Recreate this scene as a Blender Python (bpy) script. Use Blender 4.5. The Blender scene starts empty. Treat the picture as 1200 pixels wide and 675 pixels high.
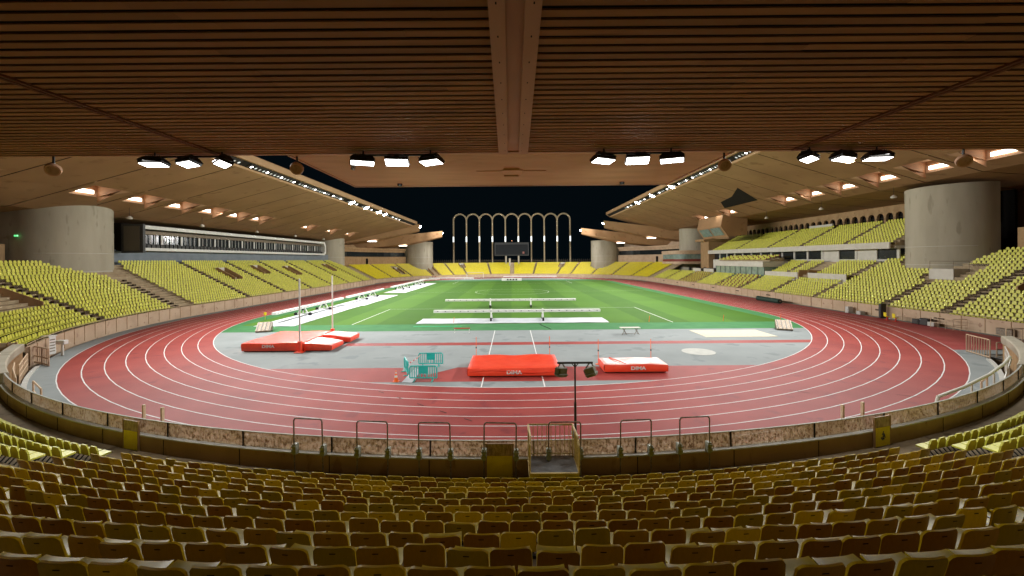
import bpy, math, random
from mathutils import Vector, Matrix
R = math.radians
random.seed(7)
scene = bpy.context.scene
col = scene.collection

# ------------------------------------------------------------------ camera, world, exposure
cam_d = bpy.data.cameras.new('camera'); cam = bpy.data.objects.new('camera', cam_d); col.objects.link(cam)
cam.location = (0, 0, 8.0)
cam_d.sensor_width = 36; cam_d.lens = 490 / 1200 * 36
cam_d.shift_y = -33 / 1200
cam_d.clip_start = .05; cam_d.clip_end = 3000
cam.rotation_euler = (Matrix.Rotation(R(90), 3, 'X') @ Matrix.Rotation(R(-0.47), 3, 'Z')).to_euler()
scene.camera = cam
w = bpy.data.worlds.new('World'); scene.world = w; w.use_nodes = True
wn = w.node_tree; bg = wn.nodes['Background']
bg.inputs[0].default_value = (.20, .48, .68, 1); bg.inputs[1].default_value = .006      # night sky
scene.view_settings.view_transform = 'Standard'; scene.view_settings.look = 'None'
scene.view_settings.exposure = 0.0; scene.view_settings.gamma = 1.0
scene.render.engine = 'CYCLES'
cy = scene.cycles
cy.use_denoising = True
cy.max_bounces = 5; cy.diffuse_bounces = 4; cy.glossy_bounces = 2; cy.transmission_bounces = 2
cy.sample_clamp_indirect = 6; cy.caustics_reflective = False; cy.caustics_refractive = False
FLOOD_L, FLOOD_R, CLUSTER, FIELD_CLUSTER, NICHE = 9000, 9000, 75, 270, 130     # watts

# ------------------------------------------------------------------ helpers
YC, YF = 62.7, 147.1          # centres of the near and far bends

class MB:
    def __init__(s): s.v = []; s.f = []; s.m = []
    def add(s, vs, fs, mi=0):
        o = len(s.v); s.v += [tuple(v) for v in vs]
        for f in fs: s.f.append([o + i for i in f]); s.m.append(mi)
    def box(s, x0, x1, y0, y1, z0, z1, mi=0, M=None):
        vs = [(x, y, z) for z in (z0, z1) for y in (y0, y1) for x in (x0, x1)]
        if M is not None: vs = [M @ Vector(v) for v in vs]
        s.add(vs, [(0,2,3,1),(4,5,7,6),(0,1,5,4),(2,6,7,3),(0,4,6,2),(1,3,7,5)], mi)
    def bbox(s, x0, x1, y0, y1, z0, z1, b=.01, mi=0, M=None):   # box with chamfered edges
        xs = (x0, x0+b, x1-b, x1); ys = (y0, y0+b, y1-b, y1); zs = (z0, z0+b, z1-b, z1)
        idx = {}; vs = []
        def P(i, j, k):
            key = (i, j, k)
            if key not in idx: idx[key] = len(vs); vs.append((xs[i], ys[j], zs[k]))
            return idx[key]
        fs = []
        for k, fl in ((0, 0), (3, 1)):
            q = [P(1,1,k),P(2,1,k),P(2,2,k),P(1,2,k)]; fs.append(q if fl else q[::-1])
        for j, fl in ((0, 0), (3, 1)):
            q = [P(1,j,1),P(2,j,1),P(2,j,2),P(1,j,2)]; fs.append(q[::-1] if fl else q)
        for i, fl in ((0, 0), (3, 1)):
            q = [P(i,1,1),P(i,2,1),P(i,2,2),P(i,1,2)]; fs.append(q if fl else q[::-1])
        for a in (0, 3):
            aa = 1 if a == 0 else 2
            for c in (0, 3):
                cc = 1 if c == 0 else 2
                fs.append([P(1,aa,c),P(2,aa,c),P(2,a,cc),P(1,a,cc)])
                fs.append([P(aa,1,c),P(aa,2,c),P(a,2,cc),P(a,1,cc)])
                fs.append([P(aa,c,1),P(aa,c,2),P(a,cc,2),P(a,cc,1)])
                for d in (0, 3):
                    dd = 1 if d == 0 else 2
                    fs.append([P(aa,cc,d),P(aa,c,dd),P(a,cc,dd)])
        if M is not None: vs = [M @ Vector(v) for v in vs]
        s.add(vs, fs, mi)
    def tube(s, a, b, r, n=8, mi=0, r2=None, cap=True):
        a = Vector(a); b = Vector(b); d = (b - a)
        if d.length < 1e-6: return
        d.normalize(); u = d.orthogonal().normalized(); v = d.cross(u)
        r2 = r if r2 is None else r2
        vs = [a + (u*math.cos(t) + v*math.sin(t))*r for t in [2*math.pi*i/n for i in range(n)]]
        vs += [b + (u*math.cos(t) + v*math.sin(t))*r2 for t in [2*math.pi*i/n for i in range(n)]]
        fs = [(i, (i+1) % n, n+(i+1) % n, n+i) for i in range(n)]
        if cap: fs += [tuple(range(n))[::-1], tuple(range(n, 2*n))]
        s.add(vs, fs, mi)
    def path(s, pts, r, n=8, mi=0):
        for i in range(len(pts)-1): s.tube(pts[i], pts[i+1], r, n, mi)
    def bar(s, a, b, w, h, mi=0):          # rectangular bar
        a = Vector(a); b = Vector(b); d = (b-a).normalized()
        up = Vector((0,0,1)) if abs(d.z) < .95 else Vector((0,1,0))
        u = d.cross(up).normalized(); v = u.cross(d)
        vs = [p + u*i*w/2 + v*j*h/2 for p in (a, b) for i, j in ((-1,-1),(1,-1),(1,1),(-1,1))]
        s.add(vs, [(0,1,5,4),(1,2,6,5),(2,3,7,6),(3,0,4,7),(3,2,1,0),(4,5,6,7)], mi)
    def quad(s, a, b, c, d, mi=0): s.add([a, b, c, d], [(0,1,2,3)], mi)
    def sweep(s, st, prof, mi=0, closed=False, caps=False):
        n = len(prof); o = len(s.v)
        for (cx, cy_, nx, ny) in st:
            for (r, z) in prof: s.v.append((cx+nx*r, cy_+ny*r, z))
        m = n if closed else n-1
        for i in range(len(st)-1):
            for j in range(m):
                k = (j+1) % n
                s.f.append([o+i*n+j, o+i*n+k, o+(i+1)*n+k, o+(i+1)*n+j]); s.m.append(mi)
        if caps:
            s.f.append([o+j for j in range(n)]); s.m.append(mi)
            s.f.append([o+(len(st)-1)*n+j for j in range(n)][::-1]); s.m.append(mi)
    def build(s, name, mats, parent=None, smooth=False, loc=None, rz=0.0, sharp=35):
        me = bpy.data.meshes.new(name)
        v = s.v
        if loc is not None:
            Mi = (Matrix.Translation(loc) @ Matrix.Rotation(rz, 4, 'Z')).inverted()
            v = [tuple(Mi @ Vector(p)) for p in v]
        me.from_pydata(v, [], s.f); me.update()
        if not isinstance(mats, (list, tuple)): mats = [mats]
        for m in mats: me.materials.append(m)
        if any(s.m): me.polygons.foreach_set('material_index', s.m)
        if smooth: me.shade_smooth() if hasattr(me, 'shade_smooth') else me.polygons.foreach_set('use_smooth', [True]*len(me.polygons))
        if smooth and hasattr(me, 'set_sharp_from_angle'): me.set_sharp_from_angle(angle=R(sharp))
        o = bpy.data.objects.new(name, me); col.objects.link(o)
        if loc is not None: o.location = loc; o.rotation_euler[2] = rz
        if parent is not None:
            o.parent = parent
            if loc is None and parent.type == 'EMPTY':
                bpy_inv = Matrix.Translation(parent.location) @ parent.rotation_euler.to_matrix().to_4x4()
                o.matrix_parent_inverse = bpy_inv.inverted()
        return o

def tag(o, label=None, cat=None, group=None, kind=None):
    if label: o['label'] = label
    if cat: o['category'] = cat
    if group: o['group'] = group
    if kind: o['kind'] = kind
    return o
def empty(name, loc, label, cat, group=None, rz=0):
    o = bpy.data.objects.new(name, None); col.objects.link(o); o.location = loc; o.rotation_euler[2] = rz
    o.empty_display_size = .2
    return tag(o, label, cat, group)
def copy_tree(o, parent=None):
    c = o.copy(); col.objects.link(c)
    if parent is not None: c.parent = parent
    for ch in [x for x in KIDS.get(o.name, [])]: 
        copy_tree(ch, c)
    return c
KIDS = {}
def reg(o):               # remember children so copying stays cheap
    KIDS[o.name] = list(o.children)
    for c in o.children: reg(c)
    return o
def place(o, loc, rz=0): o.location = loc; o.rotation_euler[2] = rz

def arc(side, a0, a1, n, far=False):
    c = YF if far else YC
    return [(0, c, side*math.sin(R(a0+(a1-a0)*i/n)), (1 if far else -1)*math.cos(R(a0+(a1-a0)*i/n))) for i in range(n+1)]
def straight(side, y0, y1, n=1):
    return [(0, y0+(y1-y0)*i/n, side, 0) for i in range(n+1)]
def loop_st(n=64):
    st = []
    for i in range(n+1):
        t = -90 + 180*i/n; st.append((0, YC, math.sin(R(t)), -math.cos(R(t))))
    for i in range(n+1):
        t = 90 - 180*i/n; st.append((0, YF, math.sin(R(t)), math.cos(R(t))))
    st.append(st[0]); return st
def arcp(r, deg, z=0, side=1):
    return Vector((side*r*math.sin(R(deg)), YC - r*math.cos(R(deg)), z))

# ------------------------------------------------------------------ materials
def mat(name, c1, c2=None, rough=.7, scale=1.0, detail=4, spec=.3, metal=0, bump=0, bscale=None, lo=.35, hi=.65, stretch=None, coat=0, c3=None, scale3=8, amt3=.5):
    m = bpy.data.materials.new(name); m.use_nodes = True
    nt = m.node_tree; b = nt.nodes['Principled BSDF']
    b.inputs['Roughness'].default_value = rough; b.inputs['Metallic'].default_value = metal
    b.inputs['Specular IOR Level'].default_value = spec
    if coat: b.inputs['Coat Weight'].default_value = coat
    c1 = tuple(c1)+(1,)
    if c2 is None and not bump:
        b.inputs['Base Color'].default_value = c1; return m
    tc = nt.nodes.new('ShaderNodeTexCoord'); mp = nt.nodes.new('ShaderNodeMapping')
    nt.links.new(tc.outputs['Object'], mp.inputs[0])
    if stretch: mp.inputs['Scale'].default_value = stretch
    nz = nt.nodes.new('ShaderNodeTexNoise'); nz.inputs['Scale'].default_value = scale; nz.inputs['Detail'].default_value = detail
    nt.links.new(mp.outputs[0], nz.inputs['Vector'])
    if c2 is not None:
        cr = nt.nodes.new('ShaderNodeValToRGB'); cr.color_ramp.elements[0].position = lo; cr.color_ramp.elements[1].position = hi
        cr.color_ramp.elements[0].color = c1; cr.color_ramp.elements[1].color = tuple(c2)+(1,)
        nt.links.new(nz.outputs['Fac'], cr.inputs[0]); out = cr.outputs[0]
        if c3 is not None:
            n3 = nt.nodes.new('ShaderNodeTexNoise'); n3.inputs['Scale'].default_value = scale3; n3.inputs['Detail'].default_value = 6
            nt.links.new(mp.outputs[0], n3.inputs['Vector'])
            r3 = nt.nodes.new('ShaderNodeValToRGB'); r3.color_ramp.elements[0].position = amt3; r3.color_ramp.elements[1].position = min(1, amt3+.08)
            nt.links.new(n3.outputs['Fac'], r3.inputs[0])
            mx = nt.nodes.new('ShaderNodeMixRGB'); nt.links.new(r3.outputs[0], mx.inputs[0]); nt.links.new(out, mx.inputs[1])
            mx.inputs[2].default_value = tuple(c3)+(1,); out = mx.outputs[0]
        nt.links.new(out, b.inputs['Base Color'])
    else: b.inputs['Base Color'].default_value = c1
    if bump:
        n2 = nt.nodes.new('ShaderNodeTexNoise'); n2.inputs['Scale'].default_value = bscale or scale*6; n2.inputs['Detail'].default_value = 4
        nt.links.new(mp.outputs[0], n2.inputs['Vector'])
        bp = nt.nodes.new('ShaderNodeBump'); bp.inputs['Strength'].default_value = bump; bp.inputs['Distance'].default_value = .02
        nt.links.new(n2.outputs['Fac'], bp.inputs['Height']); nt.links.new(bp.outputs[0], b.inputs['Normal'])
    return m
def emit(name, c, s, sampled=False):
    m = bpy.data.materials.new(name); m.use_nodes = True; nt = m.node_tree
    b = nt.nodes['Principled BSDF']; b.inputs['Base Color'].default_value = (.8,.8,.8,1)
    b.inputs['Emission Color'].default_value = tuple(c)+(1,); b.inputs['Emission Strength'].default_value = s
    if not sampled: m.cycles.emission_sampling = 'NONE'
    return m

def grass_mat():
    m = bpy.data.materials.new('mown_grass'); m.use_nodes = True; nt = m.node_tree; b = nt.nodes['Principled BSDF']
    b.inputs['Roughness'].default_value = .8; b.inputs['Specular IOR Level'].default_value = .15
    N = nt.nodes.new; L = nt.links.new
    tc = N('ShaderNodeTexCoord'); sx = N('ShaderNodeSeparateXYZ'); L(tc.outputs['Object'], sx.inputs[0])
    def mth(op, a, bb=None):
        n = N('ShaderNodeMath'); n.operation = op
        if isinstance(a, (int, float)): n.inputs[0].default_value = a
        else: L(a, n.inputs[0])
        if bb is not None:
            if isinstance(bb, (int, float)): n.inputs[1].default_value = bb
            else: L(bb, n.inputs[1])
        return n.outputs[0]
    nz = N('ShaderNodeTexNoise'); nz.inputs['Scale'].default_value = .5; L(tc.outputs['Object'], nz.inputs['Vector'])
    wob = mth('MULTIPLY', nz.outputs['Fac'], .35)
    xx = mth('ADD', sx.outputs['X'], wob)
    sn = mth('SINE', mth('MULTIPLY', xx, math.pi/5.66))
    st = mth('MULTIPLY_ADD', sn, 4.0); 
    cl = N('ShaderNodeClamp'); L(mth('ADD', mth('MULTIPLY', sn, 5.0), .5), cl.inputs[0])
    yy = mth('SINE', mth('MULTIPLY', mth('ADD', sx.outputs['Y'], wob), math.pi/8.75))
    cl2 = N('ShaderNodeClamp'); L(mth('ADD', mth('MULTIPLY', yy, 5.0), .5), cl2.inputs[0])
    f = mth('ADD', mth('MULTIPLY', cl.outputs[0], .58), mth('MULTIPLY', cl2.outputs[0], .12))
    n2 = N('ShaderNodeTexNoise'); n2.inputs['Scale'].default_value = .12; n2.inputs['Detail'].default_value = 5; L(tc.outputs['Object'], n2.inputs['Vector'])
    n3 = N('ShaderNodeTexNoise'); n3.inputs['Scale'].default_value = 9; n3.inputs['Detail'].default_value = 5; L(tc.outputs['Object'], n3.inputs['Vector'])
    f = mth('ADD', f, mth('MULTIPLY', mth('SUBTRACT', n2.outputs['Fac'], .5), .9))
    f = mth('ADD', f, mth('MULTIPLY', mth('SUBTRACT', n3.outputs['Fac'], .5), .5))
    cr = N('ShaderNodeValToRGB'); e = cr.color_ramp.elements
    e[0].position = 0; e[0].color = (.042, .118, .006, 1); e[1].position = 1; e[1].color = (.074, .176, .012, 1)
    L(f, cr.inputs[0]); L(cr.outputs[0], b.inputs['Base Color'])
    bp = N('ShaderNodeBump'); bp.inputs['Strength'].default_value = .4; bp.inputs['Distance'].default_value = .02
    L(n3.outputs['Fac'], bp.inputs['Height']); L(bp.outputs[0], b.inputs['Normal'])
    return m
def mosaic_mat():
    m = bpy.data.materials.new('worn_mosaic'); m.use_nodes = True; nt = m.node_tree; b = nt.nodes['Principled BSDF']
    b.inputs['Roughness'].default_value = .55
    N = nt.nodes.new; L = nt.links.new
    tc = N('ShaderNodeTexCoord'); mp = N('ShaderNodeMapping'); mp.inputs['Scale'].default_value = (9, 9, 3.4); L(tc.outputs['Object'], mp.inputs[0])
    vo = N('ShaderNodeTexNoise'); vo.inputs['Scale'].default_value = 1.0; vo.inputs['Detail'].default_value = 5; vo.inputs['Roughness'].default_value = .7; L(mp.outputs[0], vo.inputs['Vector'])
    nz = N('ShaderNodeTexNoise'); nz.inputs['Scale'].default_value = 1.1; nz.inputs['Detail'].default_value = 6; L(tc.outputs['Object'], nz.inputs['Vector'])
    cr = N('ShaderNodeValToRGB'); e = cr.color_ramp.elements
    e[0].position = .40; e[0].color = (.07, .035, .02, 1); e[1].position = .60; e[1].color = (.50, .36, .30, 1)
    k = e.new(.5); k.color = (.30, .19, .14, 1)
    L(vo.outputs['Fac'], cr.inputs[0])
    c2 = N('ShaderNodeValToRGB'); g = c2.color_ramp.elements; g[0].position = .42; g[0].color = (.42, .34, .24, 1); g[1].position = .6; g[1].color = (.5, .3, .27, 1)
    L(nz.outputs['Fac'], c2.inputs[0])
    mx = N('ShaderNodeMixRGB'); mx.inputs[0].default_value = .4; L(cr.outputs[0], mx.inputs[1]); L(c2.outputs[0], mx.inputs[2])
    L(mx.outputs[0], b.inputs['Base Color'])
    return m
def island_mat(name, cols, rough=.45, spec=.4):
    m = bpy.data.materials.new(name); m.use_nodes = True; nt = m.node_tree; b = nt.nodes['Principled BSDF']
    b.inputs['Roughness'].default_value = rough; b.inputs['Specular IOR Level'].default_value = spec
    g = nt.nodes.new('ShaderNodeNewGeometry'); cr = nt.nodes.new('ShaderNodeValToRGB')
    e = cr.color_ramp.elements
    while len(e) > 1: e.remove(e[0])
    e[0].position = 0; e[0].color = tuple(cols[0])+(1,)
    for i, c in enumerate(cols[1:]): k = e.new((i+1)/(len(cols)-1)); k.color = tuple(c)+(1,)
    nt.links.new(g.outputs['Random Per Island'], cr.inputs[0]); nt.links.new(cr.outputs[0], b.inputs['Base Color'])
    return m

M = {}
M['grass'] = grass_mat()
M['turf'] = mat('green_synthetic_turf', (.032,.155,.045), (.045,.185,.055), .85, .6, bump=.15, bscale=30)
M['track'] = mat('red_track', (.27,.032,.026), (.335,.048,.038), .62, .35, 6, bump=.25, bscale=60, c3=(.225,.027,.028), scale3=.8, amt3=.6)
M['track_light'] = mat('red_track_worn', (.36,.055,.055), (.42,.08,.08), .62, .5, 6, bump=.25, bscale=60)
M['grey'] = mat('grey_synthetic', (.225,.25,.245), (.275,.30,.295), .8, .25, 7, c3=(.19,.215,.215), scale3=.5, amt3=.58, bump=.1, bscale=40)
M['line'] = mat('white_line_paint', (.80,.80,.78), (.66,.64,.62), .6, 3)
M['orange_line'] = mat('orange_line_paint', (.62,.19,.05), (.5,.15,.05), .6, 3)
M['concrete'] = mat('board_marked_concrete', (.36,.325,.245), (.44,.40,.31), .85, .45, 8, stretch=(1,1,.25), bump=.25, bscale=7, c3=(.30,.27,.20), scale3=1.3, amt3=.62)
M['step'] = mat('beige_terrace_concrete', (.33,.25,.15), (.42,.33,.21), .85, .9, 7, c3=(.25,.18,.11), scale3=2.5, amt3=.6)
M['near_step'] = mat('dark_brown_concrete', (.17,.125,.07), (.24,.18,.105), .9, .9, 7, c3=(.12,.085,.045), scale3=2.5, amt3=.58)  # darker toned copy of the terrace concrete for the near stand
M['step_shadow'] = mat('stair_shadow', (.05,.035,.02), (.09,.06,.035), .8, 2)  # dark tone stands for the shadows of the aisle steps
M['pink_wall'] = mat('salmon_render', (.47,.335,.225), (.55,.405,.28), .8, .7, 6, c3=(.33,.2,.135), scale3=2, amt3=.62)
M['brown_wall'] = mat('brown_render', (.33,.205,.10), (.41,.265,.135), .8, .9, 7, stretch=(1,1,.5), c3=(.26,.15,.07), scale3=2.2, amt3=.6, bump=.2)
M['mosaic'] = mosaic_mat()
def scratched():
    m = bpy.data.materials.new('scratched_stained_glass'); m.use_nodes = True; nt = m.node_tree; b = nt.nodes['Principled BSDF']
    N = nt.nodes.new; L = nt.links.new
    tc = N('ShaderNodeTexCoord'); mp = N('ShaderNodeMapping'); mp.inputs['Scale'].default_value = (11, 11, 6); L(tc.outputs['Object'], mp.inputs[0])
    n1 = N('ShaderNodeTexNoise'); n1.inputs['Scale'].default_value = 1.3; n1.inputs['Detail'].default_value = 6; n1.inputs['Roughness'].default_value = .75; L(mp.outputs[0], n1.inputs['Vector'])
    n2 = N('ShaderNodeTexNoise'); n2.inputs['Scale'].default_value = .35; n2.inputs['Detail'].default_value = 3; L(tc.outputs['Object'], n2.inputs['Vector'])
    cr = N('ShaderNodeValToRGB'); e = cr.color_ramp.elements; e[0].position = .40; e[0].color = (.22,.13,.06,1); e[1].position = .54; e[1].color = (.66,.53,.37,1)
    L(n1.outputs['Fac'], cr.inputs[0]); L(cr.outputs[0], b.inputs['Base Color'])
    ar = N('ShaderNodeValToRGB'); g = ar.color_ramp.elements; g[0].position = .44; g[0].color = (.95,.95,.95,1); g[1].position = .60; g[1].color = (.55,.55,.55,1)
    ad = N('ShaderNodeMath'); ad.operation = 'MULTIPLY_ADD'; L(n2.outputs['Fac'], ad.inputs[0]); ad.inputs[1].default_value = -.35; ad.inputs[2].default_value = .17
    a2 = N('ShaderNodeMath'); L(n1.outputs['Fac'], a2.inputs[0]); L(ad.outputs[0], a2.inputs[1]); L(a2.outputs[0], ar.inputs[0])
    b.inputs['Roughness'].default_value = .2; b.inputs['Specular IOR Level'].default_value = .6
    tl = N('ShaderNodeBsdfTranslucent'); L(cr.outputs[0], tl.inputs['Color'])
    m1_ = N('ShaderNodeMixShader'); m1_.inputs[0].default_value = .5; L(b.outputs[0], m1_.inputs[1]); L(tl.outputs[0], m1_.inputs[2])
    tp = N('ShaderNodeBsdfTransparent'); m2_ = N('ShaderNodeMixShader'); L(ar.outputs[0], m2_.inputs[0]); L(tp.outputs[0], m2_.inputs[1]); L(m1_.outputs[0], m2_.inputs[2])
    L(m2_.outputs[0], nt.nodes['Material Output'].inputs['Surface'])
    return m
M['scratched'] = scratched()
M['white'] = mat('white_paint', (.72,.72,.68), (.64,.64,.6), .55, 2)
M['offwhite'] = mat('offwhite_render', (.55,.52,.45), (.62,.59,.52), .7, 1.2)
M['slat'] = mat('brown_ceiling_slat', (.27,.15,.053), (.34,.19,.07), .7, .5, 5, stretch=(.35,3,3), c3=(.22,.115,.038), scale3=.8, amt3=.62, spec=.12)
nt_ = M['slat'].node_tree; b_ = nt_.nodes['Principled BSDF']; lk_ = b_.inputs['Base Color'].links[0].from_socket
g_ = nt_.nodes.new('ShaderNodeNewGeometry'); r_ = nt_.nodes.new('ShaderNodeMapRange'); r_.inputs['To Min'].default_value = .78; r_.inputs['To Max'].default_value = 1.12
nt_.links.new(g_.outputs['Random Per Island'], r_.inputs['Value']); mx_ = nt_.nodes.new('ShaderNodeVectorMath'); mx_.operation = 'SCALE'
nt_.links.new(lk_, mx_.inputs[0]); nt_.links.new(r_.outputs[0], mx_.inputs['Scale']); nt_.links.new(mx_.outputs[0], b_.inputs['Base Color'])
M['joint'] = mat('dark_joint_wood', (.12,.05,.02), (.17,.075,.03), .7, 2, spec=.1)
M['board'] = mat('tan_ceiling_board', (.50,.33,.135), (.58,.39,.17), .6, .7, 5, stretch=(.5,2,2))
M['soffit'] = mat('tan_roof_panel', (.33,.19,.095), (.40,.235,.12), .65, .18, 7, c3=(.28,.155,.075), scale3=.6, amt3=.6)
M['warm'] = mat('warm_tan_shell', (.50,.30,.18), (.58,.36,.22), .6, .8)
M['beam'] = mat('brown_beam', (.38,.22,.105), (.44,.26,.13), .6, 1.2, 6, stretch=(1,.3,1), c3=(.25,.13,.08), scale3=4, amt3=.7)
M['void'] = mat('dark_void', (.012,.009,.007), rough=.9)
M['dark'] = mat('black_metal', (.016,.016,.016), (.03,.03,.028), .45, 4, spec=.5)
M['dark_glass'] = mat('dark_glass', (.015,.02,.022), rough=.12, spec=.6)
M['green_glass'] = mat('pale_green_glass', (.16,.24,.21), (.24,.33,.29), .15, 1.2, spec=.7)
M['blue_grey'] = mat('blue_grey_wall', (.17,.20,.23), (.21,.24,.27), .7, .8)
M['steel'] = mat('rusty_galvanised_steel', (.14,.12,.09), (.26,.22,.17), .5, 8, metal=.5, c3=(.17,.08,.03), scale3=14, amt3=.55)
M['cream_metal'] = mat('cream_painted_metal', (.62,.46,.30), (.7,.55,.38), .5, 6, c3=(.35,.17,.07), scale3=9, amt3=.66)
M['yellow_metal'] = mat('yellowed_metal', (.50,.38,.16), (.6,.47,.22), .5, 6, c3=(.25,.12,.05), scale3=9, amt3=.6)
M['rail_white'] = mat('white_railing', (.68,.68,.58), (.74,.74,.66), .4, 3, spec=.5)
M['yellow_panel'] = mat('yellow_panel', (.82,.66,.02), (.74,.58,.02), .6, 3, c3=(.45,.33,.02), scale3=6, amt3=.64)
M['plate'] = mat('grey_chequer_plate', (.13,.13,.125), (.20,.20,.195), .5, 6, metal=.4)
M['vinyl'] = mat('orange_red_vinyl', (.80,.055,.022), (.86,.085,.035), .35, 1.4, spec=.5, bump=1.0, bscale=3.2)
M['vinyl_top'] = mat('painted_sheen_vinyl', (.80,.34,.28), (.82,.62,.58), .3, 1.6, spec=.6, bump=.3, bscale=3)  # whitish colour paints in the glossy reflection on the mat tops
M['teal'] = mat('teal_plastic', (.012,.40,.36), (.02,.48,.43), .4, 3, spec=.4)
M['cone'] = mat('orange_plastic', (.85,.16,.03), rough=.45)
M['red'] = mat('red_paint', (.6,.04,.03), rough=.45)
M['sand'] = mat('pale_sand_cover', (.55,.50,.38), (.62,.57,.44), .9, 3)
M['circle'] = mat('pale_concrete', (.45,.45,.41), (.52,.52,.47), .8, 2)
M['tarp'] = mat('white_tarpaulin', (.62,.64,.66), (.53,.56,.60), .5, 1.0, bump=.3, bscale=1.5)
M['rubber'] = mat('black_rubber', (.015,.015,.015), rough=.7)
M['grey_green'] = mat('grey_green_casing', (.20,.21,.165), (.27,.28,.22), .5, 5)
M['dk_green'] = mat('dark_green_cover', (.018,.045,.032), rough=.6)
M['arch'] = mat('sand_coloured_arch', (.36,.28,.17), (.44,.35,.22), .7, 1.5)
M['ground'] = mat('dark_ground', (.05,.048,.045), (.07,.065,.06), .9, .3)
M['lamp'] = emit('white_lamp_face', (1,.98,.95), 14)
M['lamp_hot'] = emit('bright_lamp_face', (.93,.97,1), 90)
M['lamp_dim'] = emit('dim_lamp_face', (.8,.9,1), .5)
M['lamp_faint'] = emit('faint_lamp_face', (.8,.9,1), .12)  # weakest lamp faces still carry a faint emission
M['niche_lamp'] = emit('niche_lamp_face', (1,.92,.80), 8, True)
M['arch_lamp'] = emit('arch_lamp_glow', (.9,.97,1), 1.6)
M['green_lamp'] = emit('green_exit_lamp', (.1,1,.3), 1.2)
Y = [(.56,.56,.07), (.63,.62,.085), (.67,.65,.10), (.60,.59,.075)]
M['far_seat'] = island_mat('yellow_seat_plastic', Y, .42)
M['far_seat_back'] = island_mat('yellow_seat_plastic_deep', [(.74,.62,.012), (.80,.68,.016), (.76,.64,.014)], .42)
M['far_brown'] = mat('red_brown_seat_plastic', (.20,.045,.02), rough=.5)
M['seat_front'] = mat('bleached_lit_yellow_plastic', (.33,.26,.006), (.42,.34,.012), .42, 9, spec=.3)  # fronts and rims: bleaching plus overhead light painted into a paler tone
def seat_back(name, a, b):  # backs painted browner: the unlit side of the same plastic
    m = mat(name, a, b, .42, 3.0, 5, spec=.4, stretch=(6,6,.8), c3=(a[0]*1.3+.03, a[1]*1.3+.02, a[2]), scale3=5, amt3=.60)
    nt = m.node_tree; bs = nt.nodes['Principled BSDF']; lk = bs.inputs['Base Color'].links[0].from_socket
    g = nt.nodes.new('ShaderNodeNewGeometry'); oi = nt.nodes.new('ShaderNodeObjectInfo')
    ad = nt.nodes.new('ShaderNodeMath'); nt.links.new(g.outputs['Random Per Island'], ad.inputs[0]); nt.links.new(oi.outputs['Random'], ad.inputs[1])
    fr = nt.nodes.new('ShaderNodeMath'); fr.operation = 'FRACT'; nt.links.new(ad.outputs[0], fr.inputs[0])
    mr = nt.nodes.new('ShaderNodeMapRange'); mr.inputs['To Min'].default_value = .62; mr.inputs['To Max'].default_value = 1.25; nt.links.new(fr.outputs[0], mr.inputs['Value'])
    sc = nt.nodes.new('ShaderNodeVectorMath'); sc.operation = 'SCALE'; nt.links.new(lk, sc.inputs[0]); nt.links.new(mr.outputs[0], sc.inputs['Scale']); nt.links.new(sc.outputs[0], bs.inputs['Base Color'])
    return m
def thin(m, col_, amt):
    nt = m.node_tree; b = nt.nodes['Principled BSDF']; t = nt.nodes.new('ShaderNodeBsdfTranslucent'); t.inputs[0].default_value = tuple(col_)+(1,)
    mx = nt.nodes.new('ShaderNodeMixShader'); mx.inputs[0].default_value = amt
    nt.links.new(b.outputs[0], mx.inputs[1]); nt.links.new(t.outputs[0], mx.inputs[2]); nt.links.new(mx.outputs[0], nt.nodes['Material Output'].inputs['Surface'])
thin(M['seat_front'], (.85,.58,.01), .32)
M['sb_brown'] = seat_back('brown_shaded_plastic', (.24,.142,.003), (.31,.185,.005))
M['sb_rust'] = seat_back('rust_shaded_plastic', (.20,.092,.003), (.26,.125,.005))
M['sb_olive'] = seat_back('olive_shaded_plastic', (.22,.17,.003), (.28,.22,.005))
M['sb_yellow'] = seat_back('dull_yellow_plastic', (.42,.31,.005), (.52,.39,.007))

thin(M['sb_brown'], (.85,.50,.005), .10); thin(M['sb_rust'], (.8,.38,.005), .08); thin(M['sb_olive'], (.8,.60,.005), .11); thin(M['sb_yellow'], (.9,.68,.005), .2)

# ------------------------------------------------------------------ ground, slab, track, pitch
g = MB(); g.quad((-1500,-1500,-1.4),(1500,-1500,-1.4),(1500,1800,-1.4),(-1500,1800,-1.4))
tag(g.build('ground', M['ground']), kind='structure')
# field slab (grey synthetic apron), with the sprint spur on the right
slab = MB()
near = [(s[0]+s[2]*47.75, s[1]+s[3]*47.75) for s in arc(1, -90, 90, 72)]
near = [p for p in near if not (p[0] > 38.4)]
# right side straight down to the spur end
rt = [(38.4, 34.1), (48.9, 34.1), (48.9, YF)]
farp = [(s[0]+s[2]*48.9, s[1]+s[3]*48.9) for s in arc(1, 90, -90, 72, True)]
outl = near + rt + farp[1:] + [(-47.75, YF)]
n = len(outl)
slab.add([(x, y, 0) for x, y in outl] + [(x, y, -1.4) for x, y in outl], [tuple(range(n))] + [(i, n+i, n+(i+1) % n, (i+1) % n) for i in range(n)])
tag(slab.build('sports_ground', M['grey']), kind='structure')
tr = MB(); tr.sweep(loop_st(), [(36.5,.004),(46.26,.004)])
tr.quad((36.6,62.7,.005),(46.4,62.7,.005),(46.4,62.71,.005),(36.6,62.71,.005))
tag(tr.build('running_track', M['track']), kind='structure')
sp = MB()     # spur between the bend and the right wall
pts = [(s[0]+s[2]*46.27, s[1]+s[3]*46.27) for s in arc(1, 90, 54.4, 24)]
sp.add([(x, y, .004) for x, y in pts] + [(48.0, 35.0, .004), (48.0, YC, .004)], [tuple(range(len(pts)+2))[::-1]])
sp.quad((46.27,YC,.004),(48.0,YC,.004),(48.0,YF,.004),(46.27,YF,.004))
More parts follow.
